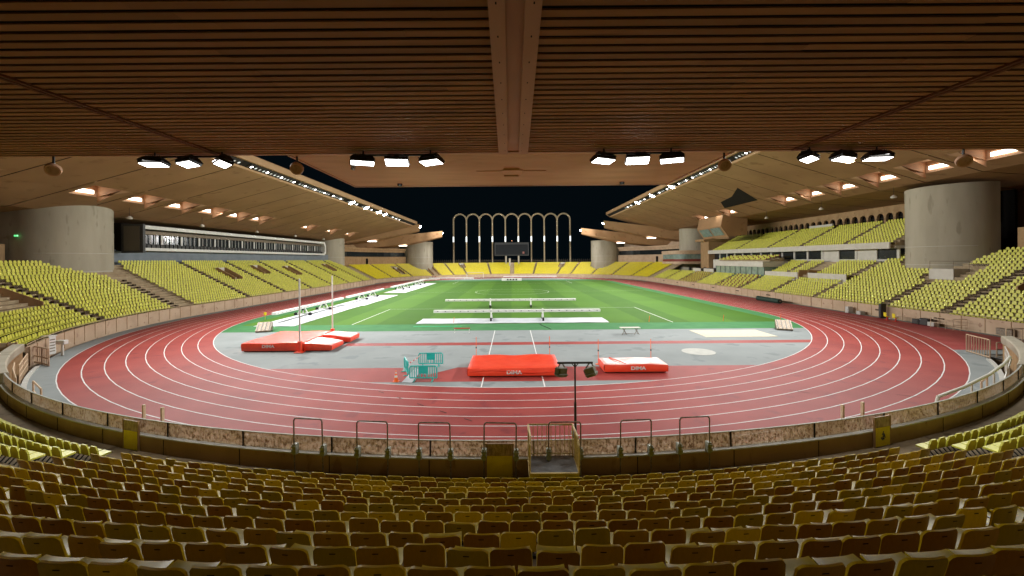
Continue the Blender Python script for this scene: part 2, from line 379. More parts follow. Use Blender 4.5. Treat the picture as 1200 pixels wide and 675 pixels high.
tag(sp.build('sprint_track_extension', M['track_light']), kind='structure')
tf = MB(); pp = []
def ringhalf(y): 
    if y < YC: return math.sqrt(36.45**2-(YC-y)**2)
    if y > YF: return math.sqrt(36.45**2-(y-YF)**2)
    return 36.45
ys = [47.5+(62.7-47.5)*i/12 for i in range(13)] + [147.1+(167-147.1)*i/14 for i in range(15)]
tf.add([(-ringhalf(y), y, .004) for y in ys] + [(ringhalf(y), y, .004) for y in ys[::-1]], [tuple(range(2*len(ys)))[::-1]])
tag(tf.build('synthetic_turf_border', M['turf']), kind='structure')
gr = MB(); gr.quad((-34,52.4,.008),(34,52.4,.008),(34,157.4,.008),(-34,157.4,.008))
tag(gr.build('grass_pitch', M['grass']), kind='structure')
red = MB()
def band(mb, y0, y1, z, nseg=8, x0=None, x1=None):
    for i in range(nseg):
        a = y0+(y1-y0)*i/nseg; b = y0+(y1-y0)*(i+1)/nseg
        xa0 = -ringhalf(a) if x0 is None else x0; xb0 = -ringhalf(b) if x0 is None else x0
        xa1 = ringhalf(a) if x1 is None else x1; xb1 = ringhalf(b) if x1 is None else x1
        mb.quad((xa0,a,z),(xa1,a,z),(xb1,b,z),(xb0,b,z))
band(red, 27.55, 31.2, .004)
band(red, 39.35, 40.65, .0042, 2, -16, None)
tag(red.build('runway_surface', M['track']), kind='structure')
wd = MB(); wd.add([(-8.2,31.3,.009),(-4.0,31.3,.009),(-6.0,29.2,.009),(-8.0,30.3,.009)], [(0,3,2,1)])
tag(wd.build('grey_surface_patch', M['grey']), kind='structure')
ln = MB()
for k in range(9):
    r = 36.5+1.22*k; ln.sweep(loop_st(), [(r-.032,.010),(r+.032,.010)])
for x in (-2.0, 2.0):
    ln.quad((x-.04,26.3,.012),(x+.04,26.3,.012),(x+.04,47.4,.012),(x-.04,47.4,.012))
for k in range(9):
    x = 36.5+1.22*k
    if k: ln.quad((x-.04,47.0 if k<4 else 42,.0105),(x+.04,47.0 if k<4 else 42,.0105),(x+.04,YC,.0105),(x-.04,YC,.0105)) if k > 8 else None
# pitch markings
def hl(x0,x1,y,wd=.10): ln.quad((x0,y-wd/2,.013),(x1,y-wd/2,.013),(x1,y+wd/2,.013),(x0,y+wd/2,.013))
def vl(x,y0,y1,wd=.10): ln.quad((x-wd/2,y0,.0132),(x+wd/2,y0,.0132),(x+wd/2,y1,.0132),(x-wd/2,y1,.0132))
for s_, y0 in ((1, 52.5), (-1, 157.3)):
    vl(-20.16, *sorted((y0, y0+s_*16.5))); vl(20.16, *sorted((y0, y0+s_*16.5)))
    hl(-20.16, 20.16, y0+s_*16.5, .07)
hl(-33.9,33.9,104.9,.06)
for i in range(48):
    a = 2*math.pi*i/48; b = 2*math.pi*(i+1)/48
    ln.quad(*[(r*math.cos(t), 104.9+r*math.sin(t), .0134) for r, t in ((9.1,a),(9.2,a),(9.2,b),(9.1,b))])
tag(ln.build('track_markings', M['line']), kind='structure')
dk = MB(); a_ = Vector((-8.6,25.9,.0142)); c_ = Vector((-1.4,20.25,.0142)); n_ = Vector((.6,.8,0))*.03
for k in range(5):
    p = a_.lerp(c_, k/5+.05); q = a_.lerp(c_, k/5+.11); dk.add([p-n_,q-n_,q+n_,p+n_], [(0,1,2,3)])
for dg_, r0_ in ((-38,40.2),(-33,43.1),(24,41.0),(30,44.4),(-52,42.7)):
    p = arcp(r0_,abs(dg_),.0142,1 if dg_ > 0 else -1); q = arcp(r0_+.9,abs(dg_)+.6,.0142,1 if dg_ > 0 else -1); dk.add([p,q,q+Vector((.05,.02,0)),p+Vector((.05,.02,0))], [(0,1,2,3)])
tag(dk.build('dark_lane_marks', M['rubber']), kind='structure')
ol = MB()
for side, deg, ks in ((-1, 62, (6,7)), (1, 61, (4,5,6,7)), (1, 56, (2,3))):
    for k in ks:
        r0 = 36.6+1.22*k; p = [arcp(r0,deg,.014,side), arcp(r0+1.0,deg,.014,side), arcp(r0+1.0,deg+.1,.014,side), arcp(r0,deg+.1,.014,side)]
        ol.add(p, [(0,1,2,3)])
tag(ol.build('orange_lane_marks', M['orange_line']), kind='structure')
kb = MB(); kb.sweep(arc(1,-50.5,50.2,60), [(47.55,.002),(47.55,.09),(47.80,.09),(47.80,-.3)])
tag(kb.build('apron_kerb', M['circle']), kind='structure')
sa = MB(); sa.box(19.6,26.9,42.3,46.4,.001,.03)
tag(sa.build('sand_pit_cover', M['sand']), 'pale rectangular cover over the jumping pit beside the bench', 'pit cover')
ci = MB(); ci.tube((15.9,35.8,.002),(15.9,35.8,.02),1.35,32)
tag(ci.build('throwing_circle', M['circle']), 'pale round throwing circle on the grey apron', 'throwing circle')

# ------------------------------------------------------------------ near stand: terrace, wall
def ztop(nn): return 1.42+.335*nn+.0045*nn*nn       # height of seat back tops
SH = .72                                            # back height above its step
def floor_z(nn): return ztop(nn)-SH
TREAD = .888; RB = YC-12.65                         # radius of the row-0 backs
prof = [(48.7,.72)]
rr = RB-.62
prof += [(rr, .72)]
for k in range(0, 24):
    z = floor_z(k); 
    prof += [(RB-.62+k*TREAD, z), (RB-.62+(k+1)*TREAD, z)]
prof += [(RB-.62+24*TREAD, -1.4)]
ts = MB(); ts.sweep(arc(1,-50.5,50.5,80), prof)
stand = empty('end_stand', (0,4,0), 'curved beige concrete terrace carrying the dark foreground seats', 'grandstand')
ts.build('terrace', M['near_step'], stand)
for deg in (-16.5, 16.5):
    st = MB()
    Mx = Matrix.Translation((0,YC,0)) @ Matrix.Rotation(R(deg), 4, 'Z')
    for k in range(0, 22):
        r0 = RB-.62+k*TREAD - .28
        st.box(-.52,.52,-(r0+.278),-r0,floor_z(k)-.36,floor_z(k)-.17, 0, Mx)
    st.build('stair_flight', M['near_step'], stand)

wallo = empty('perimeter_wall', (0,14,0), 'low curved brown wall topped by a scratched stained glass band before the foreground seats', 'wall')
gates = [(-21.6,.42),(0,.55),(20.2,.42)]
wb = MB()
wb.sweep(arc(1,-50.4,50.4,90), [(48.42,-1.4),(48.42,1.30),(48.70,1.30),(48.70,.5)], caps=True)
wb.build('wall_base', M['brown_wall'], wallo)
ms = MB(); ms.sweep(arc(1,-36,36,70), [(48.50,1.325),(48.50,1.86),(48.53,1.86),(48.53,1.325)], closed=True, caps=True)
ms.build('glass_band', M['scratched'], wallo)
ms = MB(); ms.sweep(arc(1,-36,36,70), [(48.40,1.302),(48.40,1.345),(48.72,1.345),(48.72,1.302)], closed=True, caps=True)
ms.sweep(arc(1,-36,36,70), [(48.485,1.861),(48.485,1.885),(48.545,1.885),(48.545,1.861)], closed=True, caps=True)
ms.build('ledge', M['circle'], wallo)
for a0_, a1_ in ((-50.5,-36.05),(36.05,50.5)):
    ms = MB(); ms.sweep(arc(1,a0_,a1_,24), [(48.40,1.302),(48.34,1.5),(48.34,1.84),(48.40,1.90),(48.93,1.93),(49.0,1.86),(49.0,1.72),(48.74,1.5),(48.74,1.302)], closed=True, caps=True)
    ms.build('coping', M['concrete'], wallo, smooth=True)
jt = MB()
d = -32.4
while d < 34:
    Mx = Matrix.Translation((0,YC,0)) @ Matrix.Rotation(R(d), 4, 'Z')
    jt.box(-.02,.02,-48.56,-48.48,1.345,1.88,0,Mx); jt.box(-.012,.012,-48.71,-48.6,.72,1.30,0,Mx); d += 4.15
jt.build('wall_joint', M['void'], wallo)

def yellow_gate(deg, label, emblem=False, w_=.80):
    o = empty('wall_gate', (0,0,0), label, 'gate', 'yellow gates in the perimeter wall')
    p = arcp(48.745, abs(deg), .72, 1 if deg > 0 else -1); place(o, p, R(deg))
    b = MB(); b.bbox(-w_/2,w_/2,-.015,.04,.02,.74,.008); q = b.build('yellow_panel', M['yellow_panel']); q.parent = o
    b = MB(); b.bbox(-w_/2,w_/2,-.01,.03,.745,1.15,.008); q = b.build('upper_panel', M['mosaic']); q.parent = o
    for xa_, xb_ in ((-w_/2-.05,-w_/2-.002),(w_/2+.002,w_/2+.05)):
        b = MB(); b.box(xa_,xb_,-.025,.04,0,1.16); q = b.build('gate_post', M['brown_wall']); q.parent = o
    if emblem:
        b = MB()
        def blob(cx,cz,rx,rz,n=10,rot=0):
            vs = [(cx+rx*math.cos(t)*math.cos(rot)-rz*math.sin(t)*math.sin(rot), -.024-0.0005*random.random(), cz+rx*math.cos(t)*math.sin(rot)+rz*math.sin(t)*math.cos(rot)) for t in [2*math.pi*i/n for i in range(n)]]
            b.add(vs, [tuple(range(n))])
        blob(.02,.56,.035,.035); blob(-.01,.49,.06,.035,10,.3); blob(.06,.44,.05,.08,10,.5); blob(.0,.36,.035,.085,10,-.3); blob(.10,.36,.05,.03,10,-.5)
        blob(-.08,.33,.03,.05,10,.4); blob(-.02,.27,.04,.03); blob(.05,.30,.04,.04)
        q = b.build('black_emblem', M['dark']); q.parent = o
    return o
yellow_gate(-17.8, 'plain yellow wall gate at the left end of the foreground seats')
yellow_gate(16.9, 'yellow wall gate bearing a small black emblem', True)
yellow_gate(-.55, 'yellow wall gate under the middle steel hoop', False, .85)

# ------------------------------------------------------------------ seats
def seat_template():
    """curved monobloc shell: +Y forward, z up, origin on the floor under the back's rear face"""
    prof = [(.44,.355),(.45,.405),(.36,.40),(.20,.385),(.10,.40),(.055,.46),(.03,.56),(.012,.655),(.0,.70),(-.012,.72)]
    wid  = [.215,.230,.236,.238,.240,.242,.242,.238,.215,.190]
    NU = 8; fr = []; bk = []
    for (y, z), wv in zip(prof, wid):
        for i in range(NU+1):
            u = -1+2*i/NU
            c = u*u
            if y > .08 : off = Vector((0,0,.018*c*c))
            else: off = Vector((0,.030*c,-.012*c*c if z > .68 else 0))
            p = Vector((u*wv, y, z))+off
            fr.append(p)
            t = .024 if z > .42 else .03
            ndir = Vector((0,-1,.0)) if y < .08 else Vector((0,0,-1))
            if abs(y-.10) < .03: ndir = Vector((0,-.7,-.7))
            bk.append(p + ndir*t + Vector((-u*.005,0,-.006 if z > .6 else 0)))
    NV = len(prof); W = NU+1; o = NV*W
    mb = MB(); fF = []; fB = []; fR = []
    for j in range(NV-1):
        for i in range(NU):
            a = j*W+i; fF.append((a, a+1, a+W+1, a+W)); fB.append((o+a, o+a+W, o+a+W+1, o+a+1))
    for j in range(NV-1):
        a = j*W; fR.append((a, a+W, o+a+W, o+a)); b = j*W+NU; fR.append((b, o+b, o+b+W, b+W))
    for i in range(NU):
        a = (NV-1)*W+i; fR.append((a, a+1, o+a+1, o+a)); a = i; fR.append((a, o+a, o+a+1, a+1))
    mb.add(fr+bk, fF+fR, 0)
    n0 = len(mb.f)
    for f in fB: mb.f.append(list(f)); mb.m.append(1)
    # hand slot
    y = -.021; z = .645
    mb.add([(-.035,y-.004,z-.007),(.035,y-.004,z-.007),(.035,y-.005,z+.007),(-.035,y-.005,z+.007)], [(0,1,2,3)], 2)
    return mb
def bracket_mb():
    b = MB()
    for x in (-.12,.12):
        b.bar((x,.06,.36),(x,.34,.37),.03,.025); b.bar((x,.06,.37),(x,-.02,.10),.03,.03); b.bar((x,-.02,.10),(x,-.02,.0),.03,.03)
        b.bar((x,.30,.365),(x,.05,.16),.02,.02)
    b.bar((-.23,.07,.34),(.23,.07,.34),.04,.04)
    return b
ST = seat_template(); SBR = bracket_mb()
shell_me = {}
for kx in ('sb_brown','sb_rust','sb_olive','sb_yellow'):
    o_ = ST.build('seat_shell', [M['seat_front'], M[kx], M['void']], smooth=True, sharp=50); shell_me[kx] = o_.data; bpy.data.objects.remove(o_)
o_ = SBR.build('bracket', M['dark']); br_me = o_.data; bpy.data.objects.remove(o_)
COLN = {'sb_brown':'shaded brown','sb_rust':'rust brown','sb_olive':'dull olive','sb_yellow':'dull yellow'}
NUMW = ['zeroth','first','second','third','fourth','fifth','sixth','seventh','eighth','ninth','tenth','eleventh','twelfth','thirteenth','fourteenth','fifteenth','sixteenth','seventeenth','eighteenth','nineteenth','twentieth',
 'twenty-first','twenty-second','twenty-third','twenty-fourth','twenty-fifth','twenty-sixth','twenty-seventh','twenty-eighth','twenty-ninth','thirtieth']
def seat_kind():
    return random.choices(['sb_brown','sb_rust','sb_olive','sb_yellow'], [42,24,26,8])[0]

seatlist = []     # (row, index, theta deg, R)
PITCH = .50
for row in range(0, 13):
    r = RB + row*TREAD
    half = 15.75 if row > 0 else 15.75
    cnt = int(2*R(half)*r/PITCH)
    off = random.uniform(-.5,.5)
    for i in range(cnt):
        th = -half + (i+.5+off*.9)*2*half/cnt
        seatlist.append((row, th, r, floor_z(row)))
# which ones are in the frame, sorted by how large they show
def in_frame(p, mpx=30):
    if p.y < 1.0: return False
    x = 490*p.x/p.y; y = 304.5-490*(p.z-8)/p.y
    return abs(x) < 600+mpx and y < 675+35
vis = [s for s in seatlist if in_frame(arcp(s[2], s[1], s[3]+.7))]
vis.sort(key=lambda s: arcp(s[2], s[1], s[3]).y)
hero = vis[:300]; hset = set(hero)
rows_h = sorted({s[0] for s in hero}, reverse=True)
bpy_parent = {}
for row in rows_h:
    rs = sorted([s for s in hero if s[0] == row], key=lambda s: s[1])
    lefts = [s for s in rs if s[1] < 0][::-1]; rights = [s for s in rs if s[1] >= 0]
    ri = rows_h.index(row)
    for sidew, lst in (('left', lefts), ('right', rights)):
        for i, s in enumerate(lst):
            kx = seat_kind()
            p = arcp(s[2], s[1], s[3])
            rowd = 'lowest visible row' if ri == 0 else NUMW[ri+1]+' row from the bottom edge'
            lab = f"{COLN[kx]} seat, {rowd}, {NUMW[i+1] if i+1 < len(NUMW) else str(i+1)+'th'} {sidew} of centre"
            e_ = empty('stadium_seat', p, lab, 'seat', 'seats of the foreground stand')
            e_.rotation_euler = (R(random.gauss(0,1.8)), R(random.gauss(0,.7)), R(s[1]) + R(random.gauss(0,2.0)))
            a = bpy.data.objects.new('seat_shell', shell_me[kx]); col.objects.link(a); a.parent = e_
            if random.random() < .25: a.rotation_euler[0] = R(random.uniform(-7,2))
            b = bpy.data.objects.new('bracket', br_me); col.objects.link(b); b.parent = e_

# the remaining thousands of seats: one object
big = MB()
BIGM = [M['far_seat'], M['far_seat_back'], M['far_brown'], M['dark'], M['seat_front'], M['sb_brown'], M['sb_rust'], M['sb_olive'], M['sb_yellow'], M['void']]
KI = {'sb_brown':5,'sb_rust':6,'sb_olive':7,'sb_yellow':8}
def put(tmpl, pos, ang, mmap, tilt=0):
    ca, sa_ = math.cos(ang), math.sin(ang); o = len(big.v)
    px, py, pz = pos
    big.v += [(px+x*ca-(y+tilt*z)*sa_, py+x*sa_+(y+tilt*z)*ca, pz+z) for x, y, z in tmpl.v]
    for f, m in zip(tmpl.f, tmpl.m): big.f.append([o+i for i in f]); big.m.append(mmap[m])
for s in seatlist:
    if s in hset or not in_frame(arcp(s[2], s[1], s[3]+.7), 120): continue
    kx = seat_kind() if s[0] > 2 else random.choices(list(KI), [32,12,24,32])[0]  # front rows get more yellow, painting in the overhead light there
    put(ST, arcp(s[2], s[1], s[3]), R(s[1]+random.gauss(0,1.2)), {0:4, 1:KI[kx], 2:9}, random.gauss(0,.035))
# simple shell for distant seats
def lo_seat(W=.20):
    b = MB()
    # seat pan
    vs = [(-W,.42,.36),(W,.42,.36),(-W,.42,.42),(W,.42,.42),(-W,.06,.40),(W,.06,.40),(-W,.06,.35),(W,.06,.35)]
    b.add(vs, [(0,1,3,2),(2,3,5,4),(6,7,1,0),(0,2,4,6),(1,7,5,3)], 0)
    # back with clipped top corners
    f = [(-W,.07,.36),(W,.07,.36),(W,.035,.60),(W-.09,.02,.74),(-W+.09,.02,.74),(-W,.035,.60)]
    k = [(x*.98, y-.045, z) for x, y, z in f]
    b.add(f+k, [(0,1,2,3,4,5)], 0)
    o = len(b.v)-12
    b.f.append([o+6+i for i in (5,4,3,2,1,0)]); b.m.append(1)
    for i in range(6):
        j = (i+1) % 6; b.f.append([o+i, o+6+i, o+6+j, o+j]); b.m.append(0)
    return b
LO = lo_seat()
LOL = lo_seat(); LOW = lo_seat(.225)
for x in (-.12,.12): LOW.bar((x,.30,.36),(x,.0,.05),.035,.03,2)
for x in (-.12,.12): LOL.bar((x,.30,.36),(x,.0,.05),.035,.03,2)
def rows_arc(side, a0, a1, rows, R0, zf, tread, far=False, skip=None, tmpl=LO, mm={0:0,1:1,2:3}, brown=0, pitch=.54):
    for k in rows:
        r = R0+k*tread; cnt = int(R(abs(a1-a0))*r/pitch)
        for i in range(cnt):
            th = a0+(i+.5+(.22 if k % 2 else -.22))*(a1-a0)/cnt
            if skip and skip(th, k): continue
            n_ = (side*math.sin(R(th)), (1 if far else -1)*math.cos(R(th)))
            pos = (n_[0]*r, (YF if far else YC)+n_[1]*r, zf(k))
            m2 = mm if random.random() >= brown else {0:2,1:2,2:3}
            put(tmpl, pos, math.atan2(n_[0], -n_[1])+random.gauss(0,.03), m2, random.gauss(0,.03))
def rows_str(side, y0, y1, rows, R0, zf, tread, skip=None, tmpl=LO, mm={0:0,1:1,2:3}, brown=None, pitch=.54):
    for k in rows:
        r = R0+k*tread; cnt = int((y1-y0)/pitch)
        for i in range(cnt):
            y = y0+(i+.5+(.22 if k % 2 else -.22))*(y1-y0)/cnt
            if skip and skip(y, k): continue
            m2 = {0:2,1:2,2:3} if (brown and brown(i, k)) else mm
            put(tmpl, (side*r, y, zf(k)), math.atan2(side, 0)+random.gauss(0,.03), m2, random.gauss(0,.03))

# near side blocks beside the foreground block
for side in (-1, 1):
    rows_arc(side, 17.35, 33.5, range(0,7), RB, floor_z, TREAD, tmpl=LOW, pitch=.5)
    rows_arc(side, 35, 47.5, range(0,8), RB, floor_z, TREAD, tmpl=LOW, pitch=.5)

# ------------------------------------------------------------------ side stands
T2, RS = .68, .344
def zl(k): return 1.15+RS*k
def terr(name, st_, R0, rows, zf, tread, front, label, wallm, wall_h=1.5, back=None, extra=None):
    o = empty(name, (st_[len(st_)//2][0]+st_[len(st_)//2][2]*R0, st_[len(st_)//2][1]+st_[len(st_)//2][3]*R0, 0), label, 'grandstand')
    pf = [(front+.2, zf(0)-.02), (R0-.6, zf(0)-.02)]
    for k in range(rows): pf += [(R0-.6+k*tread, zf(k)), (R0-.6+(k+1)*tread, zf(k))]
    pf += [(R0-.6+rows*tread+1.2, zf(rows-1)), (R0-.6+rows*tread+1.2, -1.4)]
    b = MB(); b.sweep(st_, pf, caps=False); b.build('terrace', M['step'], o)
    b = MB(); b.sweep(st_, [(front,-1.4),(front,wall_h),(front+.22,wall_h),(front+.22,-1.4)], caps=True); b.build('front_wall', wallm, o)
    b = MB()
    for i in range(0, len(st_)-1):
        cx, cy_, nx, ny = st_[i]; b.bar((cx+nx*(front-.015), cy_+ny*(front-.015), .02), (cx+nx*(front-.015), cy_+ny*(front-.015), wall_h+.02), .05, .03)
    b.build('wall_rib', M['brown_wall'], o)
    b = MB(); pts_ = [Vector((c[0]+c[2]*(front+.1), c[1]+c[3]*(front+.1), wall_h+.22)) for c in st_]
    for a_, b_ in zip(pts_[:-1], pts_[1:]): b.tube(a_, b_, .022, 5)
    for p_ in pts_: b.tube(p_-Vector((0,0,.23)), p_, .016, 5)
    b.build('top_rail', M['cream_metal'], o)
    return o
def aisle_steps(mb, cx, cy_, nx, ny, R0, rows, zf, tread, w_=.55):
    ang = math.atan2(nx, -ny); Mx = Matrix.Translation((cx, cy_, 0)) @ Matrix.Rotation(ang, 4, 'Z')
    for k in range(rows):
        r = R0-.6+k*tread
        mb.box(-w_, w_, -(r-.01), -(r-.26), zf(k)-RS, zf(k)-RS*.5, 0, Mx)
        mb.box(-w_*.9, -w_*.2, -(r+.36), -(r+.05), zf(k), zf(k)+.26, 1, Mx)  # dark block shaped as the step's shadow
def vomitory(parent_label, cx, cy_, nx, ny, r0, r1, z0, z1, hw=1.2, lid=M['offwhite']):
    o = empty('stair_opening', (cx+nx*r0, cy_+ny*r0, z0), parent_label, 'stair opening', 'stair openings in the seating')
    ang = math.atan2(nx, -ny); Mx = Matrix.Translation((cx, cy_, 0)) @ Matrix.Rotation(ang, 4, 'Z')
    b = MB(); b.add([Mx @ Vector(v) for v in [(-hw,-r0,z0-.3),(-hw,-r1,z0-.3),(-hw,-r1,z1+.95),(-hw,-r1+.4,z1+.95),(-hw,-r0,z0+.75)]] + [Mx @ Vector(v) for v in [(-hw+.15,-r0,z0-.3),(-hw+.15,-r1,z0-.3),(-hw+.15,-r1,z1+.95),(-hw+.15,-r1+.4,z1+.95),(-hw+.15,-r0,z0+.75)]],
          [(0,1,2,3,4),(9,8,7,6,5),(0,5,6,1),(1,6,7,2),(2,7,8,3),(3,8,9,4),(4,9,5,0)])
    b.add([Mx @ Vector(v) for v in [(hw,-r0,z0-.3),(hw,-r1,z0-.3),(hw,-r1,z1+.95),(hw,-r1+.4,z1+.95),(hw,-r0,z0+.75)]] + [Mx @ Vector(v) for v in [(hw-.15,-r0,z0-.3),(hw-.15,-r1,z0-.3),(hw-.15,-r1,z1+.95),(hw-.15,-r1+.4,z1+.95),(hw-.15,-r0,z0+.75)]],
          [(4,3,2,1,0),(5,6,7,8,9),(0,1,6,5),(1,2,7,6),(2,3,8,7),(3,4,9,8),(4,0,5,9)])
    for h_ in (0, 1):
        c_ = MB(); c_.v = b.v[h_*10:h_*10+10]; c_.f = [[i-h_*10 for i in f] for f in b.f[h_*7:h_*7+7]]; c_.m = [0]*7
        c_.build('side_wall', M['brown_wall'], o)
    b = MB(); b.box(-hw+.155,hw-.155,-(r1),-(r0-.1),z0+.02,z0+.06,0,Mx); b.box(-hw+.155,hw-.155,-(r1+.1),-(r1-.05),z0,z1+.6,0,Mx); b.build('passage', M['void'], o)
    b = MB(); b.box(-hw-.02,hw+.02,-(r1+.12),-(r1-.12),z1+.1,z1+.952,0,Mx); b.build('head_wall', lid, o)
    return o

# left: near corner bend + straight
cornerL = arc(-1, 51.5, 90, 16); strL = straight(-1, YC, YF, 34)
terr('left_stand', cornerL + strL[1:], 49.35, 20, zl, T2, 48.25, 'long left grandstand of yellow seats below the white press box', M['pink_wall'])
voL = [(-1, 'y', 84.3, 9, 14, 'left stair opening nearest the corner tower, below the press box'), (-1,'y',96.5,11,15,'small left stair opening, second from the corner tower'), (-1,'y',108.5,9,14,'middle left stair opening with pale head wall'), (-1,'y',132,10,15,'left stair opening farthest along the press box side')]
def near_v(y, k, lst):
    for (_, _, yy, k0, k1, _) in lst:
        if abs(y-yy) < 1.45 and k0-.5 <= k <= k1+.5: return True
    return False
tower_c = [(-65,60.5),(65,60.5)]
def in_tower(x, y):
    for tx, ty in ((-65,60.5),(65,60.5),(-65,149),(65,149)):
        if (x-tx)**2+(y-ty)**2 < 6.3**2 or (abs(x) > abs(tx) and abs(y-ty) < 6.3): return True
    return False
ysplit = [64.2, 78, 90.5, 102.5, 114.5, 126, 138, 146.5]
for a_, b_ in zip(ysplit[:-1], ysplit[1:]):
    rows_str(-1, a_+.65, b_-.65, range(20), 49.35, zl, T2, skip=lambda y, k: near_v(y, k, voL) or in_tower(-(49.35+k*T2), y))
for (_, _, yy, k0, k1, lb) in voL:
    vomitory(lb, 0, yy, -1, 0, 49.35+k0*T2-.4, 49.35+k1*T2, zl(k0), zl(k1), 1.25)
sk = lambda th, k: (62 < th < 70.5 and 6 <= k <= 10) or in_tower(-(49.35+k*T2)*math.sin(R(th)), YC-(49.35+k*T2)*math.cos(R(th)))
rows_arc(-1, 52.4, 71.6, range(20), 49.35, zl, T2, skip=sk, tmpl=LOL)
rows_arc(-1, 73.2, 87.3, range(20), 49.35, zl, T2, skip=sk, tmpl=LOL)
vomitory('dark stair opening at the left frame edge in the corner seats', 0, YC, -math.sin(R(66.2)), -math.cos(R(66.2)), 49.35+6*T2-.5, 49.35+10*T2+.2, zl(6), zl(10), 3.4, M['brown_wall'])
ai = MB()
for yy in [78, 90.5, 102.5, 114.5, 126, 138]: aisle_steps(ai, 0, yy, -1, 0, 49.35, 20, zl, T2)
for th in (72.4,): aisle_steps(ai, 0, YC, -math.sin(R(th)), -math.cos(R(th)), 49.35, 19, zl, T2)
for th in (88.6,): aisle_steps(ai, 0, YC, -math.sin(R(th)), -math.cos(R(th)), 49.35, 13, zl, T2)
AISLES = ai

# right: lower tier, straight to y=38
def zr(k): return 1.15+RS*k
strR1 = straight(1, 36.5, 68.5, 14); strR2 = straight(1, 68.6, YF, 34)
terr('right_corner_stand', strR1, 49.75, 22, zr, T2, 49.0, 'right corner grandstand of yellow seats wrapping the concrete tower', M['pink_wall'])
terr('right_lower_tier', strR2, 49.75, 8, zr, T2, 49.0, 'low front tier of yellow seats along the right straight', M['pink_wall'])
voR = [(1,'y',42.5,7,11,'')]
for a_, b_ in ((37.2,39.6),(40.2,47.4),(48.6,55.2),(56.4,68.2)):
    rows_str(1, a_, b_, range(22), 49.75, zr, T2, skip=lambda y, k: (39.8 < y < 45.5 and 8 <= k <= 13) or in_tower(49.75+k*T2, y) or (52.5 < y < 58 and k > 8 and 56.2 < 49.75+k*T2 < 60.5), tmpl=LOL)
vomitory('dark stair opening at the right frame edge in the corner seats', 0, 42.6, 1, 0, 49.75+8*T2-.5, 49.75+13*T2+.2, zr(8), zr(13), 2.8, M['brown_wall'])
yb = [68.6, 80, 91, 102, 113, 124, 135, 146.8]
for j, (a_, b_) in enumerate(zip(yb[:-1], yb[1:])):
    br = None
    if j == 2: br = lambda i, k: (i+k*2) % 3 == 0
    if j == 4: br = lambda i, k: (i+k) % 2 == 0
    rows_str(1, a_+.6, b_-.6, range(8), 49.75, zr, T2, brown=br)
aisle_steps(ai, 0, 48, 1, 0, 49.75, 21, zr, T2); aisle_steps(ai, 0, 55.8, 1, 0, 49.75, 10, zr, T2)
for yy in yb[1:-1]: aisle_steps(ai, 0, yy, 1, 0, 49.75, 8, zr, T2)
# middle tier B (near) behind white parapets
def zb(k): return 4.35+RS*k
mid = empty('right_middle_tier', (55.3,78,0), 'short middle tier of yellow seats behind white parapets on the right', 'grandstand')
b = MB(); pf = [(55.0,zb(0)-.05)]
for k in range(9): pf += [(55.1+k*T2, zb(k)), (55.1+(k+1)*T2, zb(k))]
pf += [(61.5, zb(8)), (61.5,-1.4)]
b.sweep(straight(1,68.7,90.8,4), pf); b.build('terrace', M['step'], mid)
for (a_, b_) in ((68.7,77.6),(80.4,90.8)):
    b = MB(); b.bbox(54.85,55.0,a_,b_,3.4,5.15,.02); b.build('parapet', M['offwhite'], mid)
for a_, b_ in ((69.2,77.2),(80.8,84.5),(85.6,90.6)): rows_str(1, a_, b_, range(8), 55.7, zb, T2)
for ya_ in (77.65,80.2):
    b = MB(); b.box(55.0,60,ya_,ya_+.15,3.4,5.6); b.build('stair_wall', M['brown_wall'], mid)
# glass hospitality box further along, seats on its roof
gb = empty('glass_box', (55,101,0), 'long glazed hospitality box under rows of yellow and brown seats', 'building')
b = MB(); b.box(55.4,60.6,91.2,113.5,-1.0,3.4); b.box(54.7,60.9,91.2,113.5,6.0,7.2); b.build('wall', M['offwhite'], gb)
b = MB(); b.box(55.2,60.5,91.4,113.3,3.41,5.99); b.build('window_band', M['green_glass'], gb)
b = MB()
for i in range(10): b.box(55.12,55.2,91.4+i*2.4,91.52+i*2.4,3.41,5.99)
b.build('mullion', M['dark'], gb)
rows_str(1, 91.8, 113, range(4), 56.0, lambda k: 7.21+.25*k, 1.0, brown=lambda i, k: i % 4 == 0)
b = MB(); 
for k in range(1,4): b.box(55.3+k*1.0,59.4,91.3,113.4,7.21+.25*(k-1),7.205+.25*k)
b.build('roof_step', M['step'], gb)
# private box front under the upper tier
bx = empty('executive_boxes', (61.8,95,0), 'row of dark windowed boxes beneath the upper right tier', 'building')
b = MB(); b.box(61.6,70,66.5,128,-1.0,7.6); b.box(61.0,70,66.5,128,9.35,9.78); b.build('wall', M['offwhite'], bx)
b = MB(); b.box(61.9,69.5,66.8,127.7,7.61,9.34); b.build('window_band', M['dark_glass'], bx)
yy = 66.6
while yy < 128:
    b = MB(); b.box(61.7,61.9,yy,yy+.45,7.61,9.34); b.build('pier', M['offwhite'], bx); yy += 4.1
for ya_, yb2 in ((71.2,74.75),(79.4,82.9)):
    b = MB(); b.box(61.75,61.88,ya_,yb2,7.61,9.34); b.build('wall_panel', M['offwhite'], bx)
